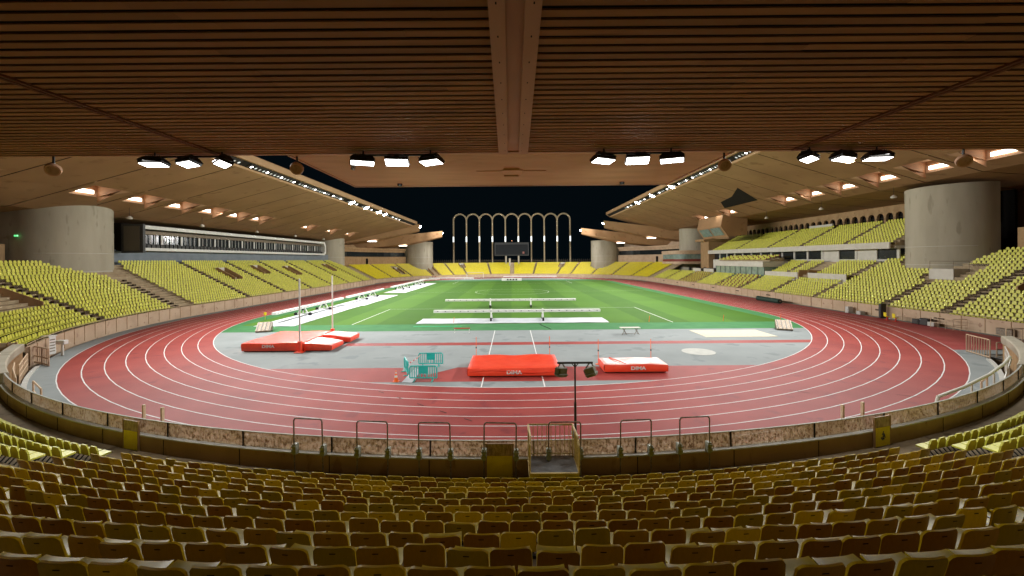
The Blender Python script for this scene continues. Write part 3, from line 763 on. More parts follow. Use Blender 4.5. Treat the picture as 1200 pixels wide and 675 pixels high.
# upper tier C
def zc(k): return 9.95+.364*k
up = empty('right_upper_tier', (60.5,95,9), 'upper right tier of yellow green seats under the roof', 'grandstand')
b = MB(); pf = [(60.3,9.79),(60.3,9.97)]
for k in range(12): pf += [(60.4+k*T2, zc(k)), (60.4+(k+1)*T2, zc(k))]
pf += [(69.5, zc(11)), (69.5, 9.79)]
b.sweep(straight(1,66.5,128,6), pf, closed=True, caps=True); b.build('terrace', M['step'], up)
b = MB(); b.bbox(60.0,60.28,66.5,128,9.3,10.35,.02); b.build('parapet', M['offwhite'], up)
for a_, b_ in ((66.9,76),(77,87.5),(88.6,99),(100,113),(114,127)): rows_str(1, a_, b_, range(12), 61.0, zc, T2)
ai2 = MB()
for yy in (76.5,88,99.5,113.5):
    for k in range(12): ai2.box(60.5+k*T2,60.5+k*T2+.4,yy-.45,yy+.45,zc(k)+.01,zc(k)+.2)
ai2.build('stair_flight', M['step_shadow'], up)
b = MB(); b.bbox(69.0,69.3,67,71,14.1,15.3,.02); b.bbox(69.0,69.3,90,97,14.1,15.2,.02); b.build('rear_parapet', M['offwhite'], up)
# arcade wall behind it
ar = empty('arcade_wall', (71,95,9), 'dark rear wall with a row of small round arches behind the upper right tier', 'wall')
b = MB(); b.box(72.2,72.6,60,135,-1.3,22); b.build('back_panel', M['void'], ar)
b = MB()
yy = 62.0; Z0, Z1 = 14.1, 17.6
b.box(71.4,71.9,62,134,13.0,14.1)
while yy < 134:
    wv = 2.0; N_ = 8
    pts_ = [(yy, Z0)] + [(yy+.25, Z0), (yy+.25, 15.6)] + [(yy+1.0-.75*math.cos(math.pi*i/N_), 15.6+.75*math.sin(math.pi*i/N_)) for i in range(1, N_)] + [(yy+1.75,15.6),(yy+1.75,Z0),(yy+2.0,Z0),(yy+2.0,Z1),(yy,Z1)]
    m_ = len(pts_)
    # frame split into quads left / arch / right
    for x_ in (71.4,):
        b.quad((x_,yy,Z0),(x_,yy+.25,Z0),(x_,yy+.25,Z1),(x_,yy,Z1)); b.quad((x_,yy+1.75,Z0),(x_,yy+2,Z0),(x_,yy+2,Z1),(x_,yy+1.75,Z1))
        for i in range(N_):
            a0 = math.pi*i/N_; a1 = math.pi*(i+1)/N_
            y0_, z0_ = yy+1.0-.75*math.cos(a0), 15.6+.75*math.sin(a0); y1_, z1_ = yy+1.0-.75*math.cos(a1), 15.6+.75*math.sin(a1)
            b.quad((x_,y0_,z0_),(x_,y1_,z1_),(x_,y1_,Z1),(x_,y0_,Z1))
            b.quad((x_,y0_,z0_),(x_,y1_,z1_),(x_+.5,y1_,z1_),(x_+.5,y0_,z0_))
        b.quad((x_,yy+.25,Z0),(x_+.5,yy+.25,Z0),(x_+.5,yy+.25,15.6),(x_,yy+.25,15.6)); b.quad((x_,yy+1.75,Z0),(x_+.5,yy+1.75,Z0),(x_+.5,yy+1.75,15.6),(x_,yy+1.75,15.6))
    yy += 2.0
b.build('arch_row', M['brown_wall'], ar)
rl = MB()
rl.path([(69.6,66,15.2),(69.6,134,15.2)], .03, 5)
for i in range(60): rl.tube((69.6,66+i*1.15,14.0),(69.6,66+i*1.15,15.2),.02,5)
rl.build('railing', M['dark'], ar)

# far stand
def zf_(k): return 1.05+.332*k
stF = arc(-1, 90, 0, 26, True) + arc(1, 0, 90, 26, True)[1:]
terr('far_stand', stF, 50.1, 16, zf_, T2, 49.1, 'curved far grandstand of yellow seats below the tall arches', M['pink_wall'], 1.35)
def ft_skip(th, k, side):
    if side < 0 and (58 < th < 61.5) and 3 <= k <= 12: return True
    if side < 0 and (39 < th < 43.5) and k <= 12: return True
    if 23 < th < 25.6 and 9 <= k <= 14: return True
    r = 50.1+k*T2; x = side*r*math.sin(R(th)); y = YF+r*math.cos(R(th))
    return (abs(x)-42)**2+(y-191)**2 < 36 or in_tower(x, y)
fb = [.6, 11.5, 24.5, 32, 44, 56.5, 70, 84]
for side in (-1, 1):
    for a_, b_ in zip(fb[:-1], fb[1:]):
        rows_arc(side, a_+.5, b_-.5, range(16), 50.1, zf_, T2, True, skip=lambda th, k: ft_skip(th, k, side), mm={0:1,1:1,2:3})
    for th in fb[1:-1]: aisle_steps(ai, 0, YF, side*math.sin(R(th)), math.cos(R(th)), 50.1, 16, zf_, T2, .4)
    vomitory('far %s stair opening below the tall arches' % ('left' if side < 0 else 'right'), 0, YF, side*math.sin(R(24.3)), math.cos(R(24.3)), 50.1+10*T2-.3, 50.1+14*T2, zf_(10), zf_(14), 1.4, M['offwhite'])
vomitory('long stair opening cut in the far left corner seats', 0, YF, -math.sin(R(41.3)), math.cos(R(41.3)), 50.1+1*T2-.3, 50.1+12*T2, zf_(1), zf_(12), 1.5, M['offwhite'])
vomitory('short stair opening left of the long one in the far corner', 0, YF, -math.sin(R(59.8)), math.cos(R(59.8)), 50.1+4*T2-.3, 50.1+10*T2, zf_(4), zf_(10), 1.3, M['offwhite'])
tag(ai.build('aisle_stairs', [M['step_shadow'], M['step_shadow']]), 'stair flights between the seat blocks, step shadows built as dark blocks', 'stairs', kind='stuff')
tag(big.build('seat_rows', BIGM), 'thousands of small yellow seats filling the stands', 'seats', kind='stuff')
fw = MB(); fw.box(-40,40,207.8,208.1,-1.4,6.6)
fwo = tag(fw.build('far_parapet', M['pink_wall']), 'low parapet wall closing the back of the far seats', 'wall')
fp = MB()
for i in range(80): fp.tube((-39.5+i,208.3,5.0),(-39.5+i,208.3,8.3),.05,4)
fp.path([(-40,208.3,7.6),(40,208.3,7.6)],.05,4)
tag(fp.build('rear_fence', M['steel']), 'thin post fence along the back of the far seats', 'fence')

# ------------------------------------------------------------------ towers
def tower(x, y, r, z1, sgn, label, ext=2.6, ang=None, z0=-1.3):
    o = empty('concrete_tower', (x, y, z0), label, 'tower', 'rounded concrete roof towers')
    b = MB(); N_ = 40; ring = []
    d_ = Vector((sgn,0)) if ang is None else Vector((math.sin(ang), math.cos(ang)))
    nrm = Vector((-d_.y, d_.x))
    for i in range(N_+1):
        t = math.pi*i/N_; p = Vector((x,y)) + nrm*r*math.cos(t) - d_*r*math.sin(t); ring.append(p)
    ring += [Vector((x,y))-nrm*r+d_*ext, Vector((x,y))+nrm*r+d_*ext]
    zz = [z0, 5.5, 6.8, 6.86, 8.7, 8.76, 12.5, 12.56, z1]
    off = [0,0,0,-.03,0,-.03,0,-.03,0]
    m_ = len(ring)
    for k, (z, of) in enumerate(zip(zz, off)):
        for p in ring:
            q = p + (Vector((x,y))+d_*3-p).normalized()*(-of if of else 0)
            b.v.append((q.x, q.y, z))
    for k in range(len(zz)-1):
        for i in range(m_): b.f.append([k*m_+i, k*m_+(i+1) % m_, (k+1)*m_+(i+1) % m_, (k+1)*m_+i]); b.m.append(0)
    b.f.append(list(range((len(zz)-1)*m_, len(zz)*m_))); b.m.append(0)
    b.build('shaft', M['concrete'], o, smooth=True, sharp=30)
    b = MB()
    cr = ring[4:N_-3]
    for z in (7.6,):
        for i in range(len(cr)-1):
            q0 = cr[i]+(cr[i]-Vector((x,y))).normalized()*.012; q1 = cr[i+1]+(cr[i+1]-Vector((x,y))).normalized()*.012
            b.bar((q0.x,q0.y,6.83),(q1.x,q1.y,6.83),.03,.06); b.bar((q0.x,q0.y,9.4),(q1.x,q1.y,9.4),.03,.06)
    b.build('pale_joint', M['offwhite'], o)
    return o
tower(-65,60.5,5.4,16.4,-1,'left near concrete tower beside the press box and black screen')
tower(63.6,60.4,5.0,17.9,1,'right near concrete tower rising from the corner seats', 1.2)
tower(-65,149,5.0,18,-1,'left middle concrete tower at the far end of the press box')
tower(65,149,5.0,20,1,'right middle concrete tower behind the curved glass booth')
tower(-42.5,191.5,6.2,16.4,-1,'far left concrete tower left of the tall arches',12,R(180+45+90))
tower(42.5,191.5,6.2,16.4,1,'far right concrete tower right of the tall arches',12,R(45))

# ------------------------------------------------------------------ side roofs
def side_roof(side, ex, ez, kx_, kz, bx_, bz, label, grp):
    o = empty('grandstand_roof', (side*ex, 100, ez), label, 'roof')
    y0, y1 = 22.0, 167.0
    def zz(x): return ez-(x-ex)*(ez-kz)/(kx_-ex) if x <= kx_ else kz-(x-kx_)*(kz-bz)/(bx_-kx_)
    # top skin, fascia
    b = MB()
    st_ = straight(side, y0, y1, 1)
    b.sweep(st_, [(ex-.3,ez+.55),(ex-.3,ez+1.5),(ex+.2,ez+1.8),(bx_+6,ez+3.0),(bx_+6,bz-.0)])
    b.build('fascia', M['beam'], o)
    b = MB(); b.sweep(st_, [(ex+1.5,ez+.45),(bx_+5.9,ez+.45),(bx_+5.9,bz+.6)]); b.build('roof_deck', M['void'], o)
    e = MB()
    for yy in (y0, y1):
        e.add([(side*x, yy, z) for x, z in ((ex-.3,ez+1.5),(ex+.2,ez+1.8),(bx_+6,ez+3),(bx_+6,bz),(bx_,bz),(kx_,kz),(ex+1.2,zz(ex+1.2)),(ex-.3,ez+.55))], [tuple(range(8))])
    e.build('end_panel', M['soffit'], o)
    # panels
    PW = 7.3; yy = 23.2; i = 0
    xs1, xs2 = 53.2, 56.6
    sof = MB(); lamps = MB(); warm = MB(); nl = MB()
    while yy < y1-1:
        a_, c_ = yy+.08, min(yy+PW-.08, y1-.1)
        def P(x, y, dz=0): return (side*x, y, zz(x)+dz)
        ha, hb = a_+.9, a_+4.6
        lit = i in LIT
        sof.quad(P(ex+1.2,a_),P(ex+1.2,c_),P(xs1,c_),P(xs1,a_))
        if hb < c_-.3 and lit:
            sof.quad(P(xs1,a_),P(xs1,ha),P(xs2,ha),P(xs2,a_)); sof.quad(P(xs1,hb),P(xs1,c_),P(xs2,c_),P(xs2,hb))
            # recess: far wall, outer wall, near wall, sloping top
            H = 1.5
            warm.quad(P(xs1,hb),P(xs2,hb),P(xs2,hb,H),P(xs1,hb,H*.4))
            warm.quad(P(xs2,ha),P(xs2,hb),P(xs2,hb,H),P(xs2,ha,H))
            warm.quad(P(xs1,ha),P(xs2,ha),P(xs2,ha,H),P(xs1,ha,H*.4))
            warm.quad(P(xs1,ha,H*.4),P(xs2,ha,H),P(xs2,hb,H),P(xs1,hb,H*.4))
            # bent wing hanging below the opening
            N_ = 6
            for k in range(N_):
                t0, t1 = k/N_, (k+1)/N_
                def Wg(t, s_): return P(xs1+(xs2-xs1)*t, hb+.02+1.7*s_*(1-t)**1.6*1.0, -.75*t*(1-s_))
                for q in range(4):
                    s0, s1 = q/4, (q+1)/4
                    warm.quad(Wg(t0,s0),Wg(t1,s0),Wg(t1,s1),Wg(t0,s1))
            nl.quad(P(xs2-.1,ha+.6,.35),P(xs2-.1,hb-.5,.35),P(xs2-.1,hb-.5,.8),P(xs2-.1,ha+.6,.8))
        else: sof.quad(P(xs1,a_),P(xs1,c_),P(xs2,c_),P(xs2,a_))
        sof.quad(P(xs2,a_),P(xs2,c_),P(kx_,c_),P(kx_,a_)) if kx_ > xs2 else None
        if kx_ <= xs2: sof.quad(P(xs2,a_),P(xs2,c_),P(bx_,c_),P(bx_,a_))
        else: sof.quad(P(kx_,a_),P(kx_,c_),P(bx_,c_),P(bx_,a_))
        yy += PW; i += 1
    sof.build('soffit_panels', M['soffit'], o); warm.build('light_recess', M['warm'], o); nl.build('recess_lamp', M['niche_lamp'], o)
    b = MB()
    b.sweep(st_, [(ex+.05,ez+.52),(ex+1.15,ez-.02)]); b.build('lamp_trough', M['void'], o)
    b = MB(); b.sweep(st_, [(ex-.3,ez+.545),(ex+.05,ez+.52)]); b.sweep(st_, [(ex+1.15,ez-.02),(ex+1.2,zz(ex+1.2)-.02),(ex+1.45,zz(ex+1.45)-.03)]); b.build('edge_trim', M['beam'], o)
    # hanging small lamps
    for yy, hx in ((64,58.5),(79,58.5),(96,58.5),(113,58.5),(130,58.5)):
        t = empty('hanging_speaker', (side*hx, yy, zz(hx)-1.6), f"small pale loudspeaker hanging from the {'left' if side<0 else 'right'} roof, {['nearest','second','third','fourth','farthest'][(64,79,96,113,130).index(yy)]} of its line", 'loudspeaker', 'loudspeakers hanging from the roofs')
        q = MB(); q.tube((0,0,.25),(0,0,1.62),.025,5); q = q.build('rod', M['dark']); q.parent = t
        q = MB(); q.tube((0,0,-.2),(0,0,.0),.32,12,r2=.42); q.tube((0,0,0),(0,0,.26),.42,12,r2=.15); q = q.build('horn', M['offwhite'], smooth=True); q.parent = t
    return o, zz
LIT = {1,2,4,5,6,7,8,9,12,14,16}
roofL, zzL = side_roof(-1, 38, 22.0, 63.0, 15.3, 71, 14.4, 'left grandstand roof of tan panels with glowing recesses', 'roofs')
LIT = {1,3,4,5,6,7,8,11,13}
roofR, zzR = side_roof(1, 38, 25.1, 59, 18.6, 74, 17.4, 'right grandstand roof of tan panels with glowing recesses', 'roofs')

# floodlight banks along the roof edges
def flood_bank(side, ex, ez, yc, ncell, hot, label):
    o = empty('floodlight_bank', (side*(ex+.55), yc, ez+.2), label, 'floodlight', 'floodlight banks on the roof edges')
    CP = 1.0; L_ = ncell*CP
    b = MB(); b.box(-.05,.55,-L_/2,L_/2,-.12,.0)
    # tilted tray
    ang = math.atan2(.54, 1.1)
    T = Matrix.Rotation(ang if side > 0 else -ang, 4, 'Y')
    b = MB(); b.box(-.5,.5,-L_/2,L_/2,-.02,.16,0,T); q = b.build('housing', M['dark']); q.parent = o
    for i in range(ncell):
        k = 'lamp_hot' if i in hot else ('lamp' if (i*7+int(yc)) % 4 == 0 else ('lamp_dim' if (i*5+int(yc)) % 3 else 'lamp_faint'))
        c = Vector((0, -L_/2+CP*(i+.5), -.03)); q = MB()
        rr_ = .8 if i in hot else .24  # hot lamp faces drawn oversize to include their glare
        a = T @ Vector((0,c.y,-.16)); bb_ = T @ Vector((0,c.y,-.02)); q.tube(bb_, a, .10, 12, 0, rr_, cap=False)
        vs = [T @ Vector((rr_*.95*math.cos(t), c.y+rr_*.95*math.sin(t), -.15)) for t in [2*math.pi*j/12 for j in range(12)]]
        q.add(vs, [tuple(range(12))], 1)
        ob = q.build('lamp', [M['dark'], M[k]]); ob.parent = o
    return o
ordl = ['first','second','third','fourth','fifth','sixth','seventh','eighth','ninth']
for i, (ya, yb_, hot) in enumerate([(46,53,()),(54.2,60,(1,)),(61.5,74.5,()),(75.4,88.7,()),(89.5,96,()),(98.5,104.5,(2,)),(107.5,115.5,(3,)),(118.5,131,(2,8)),(133,144,())]):
    flood_bank(-1, 38, 22.0, (ya+yb_)/2, int((yb_-ya)/1.0), hot, f'left roof edge floodlight bank, {ordl[i]} from the near end')
for i, (ya, yb_, hot) in enumerate([(64,72,()),(77.3,89.5,()),(90.6,96.6,()),(98,104,(2,)),(105,110.5,()),(112,117,(2,)),(119.5,130.5,(8,)),(133,142,())]):
    flood_bank(1, 38, 25.1, (ya+yb_)/2, int((yb_-ya)/1.0), hot, f'right roof edge floodlight bank, {ordl[i]} from the near end')
def area(name, loc, target, size, size_y, power, color=(1,.985,.96), spread=160):
    ld = bpy.data.lights.new(name, 'AREA'); ld.shape = 'RECTANGLE'; ld.size = size; ld.size_y = size_y
    ld.energy = power; ld.color = color; ld.spread = R(spread)
    o = bpy.data.objects.new(name, ld); col.objects.link(o); o.location = loc
    dr = (Vector(target)-Vector(loc)).normalized()
    # local -Z to dr, local X along world Y
    zax = -dr; xax = Vector((0,1,0)); xax = (xax - zax*xax.dot(zax)).normalized(); yax = zax.cross(xax)
    o.rotation_euler = Matrix((xax, yax, zax)).transposed().to_euler()
    return o
for i, yy in enumerate((36, 52, 70, 88, 108, 128, 150)):
    area('flood_lamp_light', (-37.85, yy, 21.45), (6, yy*.9+12, 0), 5.0, .5, FLOOD_L*(.75 if i == 0 else 1))
    area('flood_lamp_light', (37.85, yy, 24.5), (-6, yy*.9+12, 0), 5.0, .5, FLOOD_R*(.75 if i == 0 else 1))
for s_ in (-1, 1):                                  # lamps on the wing tips
    area('wing_tip_light', (s_*32.5, 172, 21.0), (s_*-20, 205, 2), 3.0, .8, FLOOD_L*.75)
    area('wing_tip_light', (s_*28.5, 187.5, 19.2), (s_*-12, 150, 0), 2.4, .8, FLOOD_L*.35)
for i, yy in enumerate((50, 80, 112, 140)):       # warm light spilling from the recesses onto the seats
    area('recess_light', (-54.9, yy, zzL(54.9)-.25), (-57, yy-2, 4), 3.0, 1.5, NICHE, (1,.93,.82), 160)
    area('recess_light', (54.9, yy, zzR(54.9)-.25), (57, yy-2, 4), 3.0, 1.5, NICHE*.5, (1,.93,.82), 160)

# far corner roof wings
def wing(tip, back, tw, bw, ztip, zback, th, label, lampn):
    o = empty('roof_wing', (tip[0], tip[1], ztip), label, 'roof', 'folded roof wings over the far corners')
    t = Vector(tip); bk_ = Vector(back); d_ = (bk_-t).normalized(); nr = Vector((-d_.y, d_.x))
    b = MB(); N_ = 10
    sec = []
    for i in range(N_+1):
        f = i/N_; c = t.lerp(bk_, f); wv = tw+(bw-tw)*f; zb_ = ztip+(zback-ztip)*f
        hh = 1.0+1.0*min(1,f*3)
        sec.append([(c-nr*wv/2, zb_+1.3), (c+nr*wv/2, zb_+1.3), (c+nr*wv*.32, zb_-1.2*hh), (c, zb_-1.5*hh), (c-nr*wv*.32, zb_-1.2*hh)])
    vs = [(p.x, p.y, z) for s_ in sec for p, z in s_]; fs = []
    for i in range(N_):
        for j in range(5): fs.append((i*5+j, i*5+(j+1) % 5, (i+1)*5+(j+1) % 5, (i+1)*5+j))
    fs += [(0,1,2,3,4), tuple(N_*5+j for j in range(5))[::-1]]
    b.add(vs, fs); b.build('wing_shell', M['soffit'], o)
    b = MB()
    for j in range(lampn):
        f = (j+.5)/lampn; p = t - nr*tw/2*(1-2*f)*.7 - d_*.08
        b.bar((p.x-.02*d_.x, p.y-.02*d_.y, ztip+.45),(p.x-.2*d_.x, p.y-.2*d_.y, ztip+.2),.9,1.0)
    b.build('lamp', M['lamp_hot'], o)
    b = MB(); p = t.lerp(bk_, .42); b.box(p.x-1.6,p.x+1.6,p.y-3.2,p.y-3.0+1.0,ztip+(zback-ztip)*.42-3.15,ztip+(zback-ztip)*.42-2.95); b.build('recess_lamp', M['niche_lamp'], o)
for s_ in (-1, 1):
    wn_ = 'left' if s_ < 0 else 'right'
    dz = 0 if s_ < 0 else .8
    wing((s_*38,171.5),(s_*78,160),9,22,21.3+dz,15.2,1.2,f'near folded roof wing over the far {wn_} corner',3)
    wing((s_*31.5,187),(s_*68,176),9,24,19.6+dz,14.6,1.2,f'far folded roof wing over the far {wn_} corner tower',2)
# buildings behind the far corners
for s_, lb in ((-1,'brown rear wall with dark window strip behind the far left corner'),(1,'brown rear wall with dark window strip behind the far right corner')):
    o = empty('rear_building', (s_*62,176,0), lb, 'building')
    st_ = arc(s_, 84, 50, 10, True)
    b = MB(); b.sweep(st_, [(61.9,6.0),(61.9,9.7),(66,9.7)]); b.sweep(st_, [(62.4,11.6),(62.4,12.6),(61.6,12.6),(61.6,13.2),(66,13.2)]); b.sweep(st_, [(66.5,5),(66.5,17)]); b.build('wall', M['brown_wall'] if s_ < 0 else M['pink_wall'], o)
    b = MB(); b.sweep(st_, [(63,9.71),(63,11.6)]); b.build('window_band', M['dark_glass'], o)
    b = MB(); q = st_[4]; b.box(q[2]*61.8-.5,q[2]*61.8+.5,YF+q[3]*61.8-.5,YF+q[3]*61.8-.1,6.7,9.0); b.build('door', M['void'], o)

# ------------------------------------------------------------------ left press box, screen
pb = empty('press_box', (-62,103,9), 'long white framed press box above the left seats', 'press box')
b = MB(); b.box(-66.5,-63.4,66.5,146,7.6,10.2); b.build('base_wall', M['blue_grey'], pb)
b = MB(); b.box(-66.5,-64.2,68.8,138.5,10.25,14.6); b.build('interior', M['void'], pb)
xo = -61.8
def ring_pts(y0, y1, z0, z1, c):
    return [(y0,z0+c),(y0+c*.9,z0),(y1-c*.9,z0),(y1,z0+c),(y1,z1-c*1.3),(y1-c*1.0,z1),(y0+c*1.4,z1),(y0+c*.6,z1-c*.35),(y0,z1-c*1.4)]
po = ring_pts(68.0,139,10.05,14.35,.9); pi_ = ring_pts(68.9,138.2,10.55,13.75,.8)
b = MB(); m_ = len(po)
vs = [(xo,y,z) for y,z in po]+[(xo,y,z) for y,z in pi_]+[(xo-1.6,y,z) for y,z in po]+[(xo-1.6,y,z) for y,z in pi_]
fs = []
for i in range(m_):
    j = (i+1) % m_; fs += [(i,j,m_+j,m_+i),(m_+i,m_+j,3*m_+j,3*m_+i),(i,2*m_+i,2*m_+j,j)]
b.add(vs, fs); b.box(xo-.3,xo+.12,66.9,68.0,11.9,12.5); b.build('frame', M['white'], pb)
yy = 70.6; i = 0; gb_ = MB()
while yy < 137:
    if i % 4 == 0: b = MB(); b.box(xo-1.3,xo-1.15,yy,yy+.42,10.9,12.9); b.build('pier', M['white'], pb)
    else: gb_.box(xo-1.3,xo-1.15,yy,yy+.07,10.9,12.9)
    yy += 1.12; i += 1
gb_.build('glazing_bars', M['white'], pb)
b = MB(); b.box(xo-1.5,xo-.9,69.2,138,12.9,13.5); b.build('louvre_band', M['steel'], pb)
b = MB(); b.box(xo-1.55,xo-1.4,69.2,138,10.6,12.9); b.build('glazing', M['dark_glass'], pb)
b = MB(); yy = 69.6
while yy < 137.5:
    b.bbox(xo-1.1,xo-.55,yy,yy+.75,10.45,11.15+.15*random.random(),.05); yy += .95
b.build('desk_row', M['dark'], pb)
scn = empty('display_screen', (-58.3,66.4,10.5), 'tall black screen fixed beside the left concrete tower', 'screen')
b = MB(); b.bbox(-61.9,-58.4,66.2,66.7,9.6,14.2,.04); b.build('casing', M['dark'], scn)
b = MB(); b.box(-61.4,-58.9,66.14,66.19,9.95,13.85); b.build('screen_panel', mat('sleeping_screen', (.10,.085,.06), rough=.3), scn)
b = MB(); b.box(-63.6,-61.2,66.9,68.4,9.9,14.3); b.build('side_screen', M['void'], scn)
es = MB(); es.box(-65.2,-64.8,54.75,54.9,11.6,11.8); tag(es.build('exit_light', M['green_lamp']), 'tiny green emergency light on the left concrete tower', 'light')
bw = MB(); bw.box(-70,-66.2,45.5,54.6,6,10.6); tag(bw.build('service_block', M['brown_wall']), 'plain brown block left of the left tower at the frame edge', 'building')
bw = MB(); bw.box(64.6,72,36,53.4,5.5,11.6); tag(bw.build('service_block', M['brown_wall']), 'plain brown block right of the right tower at the frame edge', 'building')
lw = MB(); lw.box(-73.6,-72.8,20,175,-1.4,18); lw = tag(lw.build('rear_wall', M['brown_wall']), 'brown rear wall under the left roof', 'wall')
lw = MB(); lw.box(73.5,74.2,20,66.4,-1.4,20); lw.box(70,74,135,150,-1.4,20); tag(lw.build('rear_wall', M['brown_wall']), 'brown rear wall under the right roof', 'wall')
# low white box among the right corner seats
wbx = empty('camera_position', (58,57,4), 'small white camera box among the right corner seats by the tower', 'booth')
b = MB(); b.bbox(57.2,59.4,54.2,57.4,4.3,6.35,.03); b.build('parapet', M['offwhite'], wbx)
b = MB(); 
for (x_, y_) in ((57.25,54.25),(57.25,57.3),(59.3,54.25)): b.tube((x_,y_,6.3),(x_,y_,7.35),.03,6)
b.path([(59.3,54.25,7.35),(57.25,54.25,7.35),(57.25,57.3,7.35)],.03,6); b.build('railing', M['steel'], wbx)
# right mid-distance: curved glass booth and brown walls
cb = empty('glass_booth', (58,139,7), 'brown booth with curved green glass front at the far right', 'booth')
def curved(mb, x0, x1, y0, r_, z0, z1, n=10):
    pts_ = [(x1, y0-r_)] + [(x0+r_-r_*math.sin(R(90*i/n)), y0-r_*math.cos(R(90*i/n))) for i in range(n+1)] + [(x0, y0+9), (x1, y0+9)]
    m_ = len(pts_); mb.add([(x,y,z0) for x,y in pts_]+[(x,y,z1) for x,y in pts_], [tuple(range(m_)),tuple(range(m_,2*m_))[::-1]]+[(i,m_+i,m_+(i+1)%m_,(i+1)%m_) for i in range(m_)])
q = MB(); curved(q, 53.2, 65, 139, 4, 6.2, 7.0); curved(q, 53.0, 65, 139, 4.2, 9.4, 10.6); q.build('wall', M['pink_wall'], cb)
q = MB(); curved(q, 53.5, 64.9, 139, 3.7, 7.8, 9.39); q.build('glass', M['green_glass'], cb)
q = MB(); curved(q, 53.4, 64.95, 139, 3.8, 7.01, 7.79); q.build('red_band', mat('maroon_band', (.22,.04,.03), rough=.5), cb)
bw = MB(); bw.box(60.5,68,128.6,134,-1.3,13.2); bw.box(58.8,70,128.2,134.2,13.21,13.9); tag(bw.build('stair_block', M['brown_wall']), 'tall brown stair block at the end of the upper right tier', 'building')
bw = MB(); bw.box(55.2,60,114.2,134,-1.3,4.2); bw.box(55.0,55.15,114.2,120,4.2,5.1); bw.box(55.0,55.15,122,127,4.2,5.1); tag(bw.build('side_terrace', M['offwhite']), 'pale parapet terrace between glass box and curved booth', 'terrace')
db = MB()
for i in range(16): db.bbox(55.8+(i%3)*1.3,56.5+(i%3)*1.3,115+i*1.1,115.7+i*1.1,4.21,5.0+.2*(i%2),.03)
tag(db.build('press_desks', M['dark']), 'cluster of dark desks on the pale terrace at right', 'desks')
# hanging booth under the right roof
hb_ = empty('hanging_booth', (60,118,18), 'tan booth with slanted windows hanging under the right roof', 'booth')
q = MB(); q.add([(x,y,z) for y in (110,124) for x,z in ((55.0,16.4),(57.0,13.6),(62,14.2),(62,19.2),(55.6,19.4))], [(0,1,2,3,4),(9,8,7,6,5),(0,5,6,1),(1,6,7,2),(2,7,8,3),(3,8,9,4),(4,9,5,0)]); q.build('shell', M['soffit'], hb_)
q = MB(); q.add([(x,y,z) for y in (111,116.5) for x,z in ((55.08,16.15),(56.5,14.15))]+[(x,y,z) for y in (117.2,123) for x,z in ((55.08,16.15),(56.5,14.15))], [(0,1,3,2),(4,5,7,6)]); q.build('window', M['green_glass'], hb_).location.x = -.03
q = MB(); pl_ = [(46.5,86),(53,90),(53,104),(50,100),(49,93)]
q.add([(x,y,zzR(x)-.05) for x,y in pl_]+[(x,y,zzR(x)-.02) for x,y in pl_], [(0,1,2,3,4),(9,8,7,6,5)]); tag(q.build('roof_hatch', M['void']), 'dark open hatch in the right roof', 'hatch')

# ------------------------------------------------------------------ far arches and scoreboard
aw = empty('arch_screen', (0.4,212,0), 'row of nine tall slender arches behind the far seats', 'arches')
x0 = -29.5; dx = 6.56; zs = 28.0
for i in range(10):
    b = MB(); x = x0+dx*i; b.bbox(x-.34,x+.34,211.4,212.6,-1.3,zs,.1); b.build('pillar', M['arch'], aw)
    b = MB(); b.box(x-.30,x+.30,211.30,211.39,17.2,19.9); b.build('pillar_lamp_glow', M['arch_lamp'], aw)  # glowing strip also paints in the lamp's light on the pillar
for i in range(9):
    b = MB(); xc = x0+dx*(i+.5); N_ = 20; ro, ri = dx/2+.34, dx/2-.34
    for k in range(N_):
        a0 = math.pi*k/N_; a1 = math.pi*(k+1)/N_
        e8 = []
        for yy in (211.42, 212.58):
            for (r_, a_) in ((ri,a0),(ri,a1),(ro,a1),(ro,a0)): 
                xx = xc+r_*math.cos(a_)
                e8.append((xx, yy+.002*(i%2), zs+r_*math.sin(a_)))
        b.add(e8, [(0,1,2,3),(7,6,5,4),(0,4,5,1),(2,6,7,3)])
    b.build('arch', M['arch'], aw)
sb = empty('scoreboard', (0,207,10), 'large unlit black scoreboard in front of the arches', 'scoreboard')
b = MB(); b.bbox(-8.6,8.4,205.9,207,10.0,16.6,.1); b.build('casing', M['dark'], sb)
b = MB(); b.box(-8.1,7.9,205.82,205.88,10.5,15.6); b.build('screen_panel', mat('black_screen', (.012,.014,.016), rough=.25), sb)
b = MB(); b.box(5.2,6.1,205.78,205.81,11.0,12.0); b.build('small_badge', mat('dull_red_badge', (.25,.09,.07), rough=.5), sb)
for x_ in (-2.9, 3.3):
    b = MB(); b.box(x_-.35,x_+.35,206.2,206.9,-1.3,9.99); b.build('post', M['concrete'], sb)
b = MB(); b.bbox(-1.5,-.6,200.3,201.0,5.2,8.7,.05); tag(b.build('score_plinth', M['concrete']), 'narrow concrete block under the scoreboard amid the far seats', 'block')
lite = MB(); lite.tube((0,207.2,17.3),(0,207.2,17.6),.12,6); tag(lite.build('warning_light', emit('amber_light', (1,.4,.1), 3)), 'tiny amber warning light above the scoreboard', 'light')

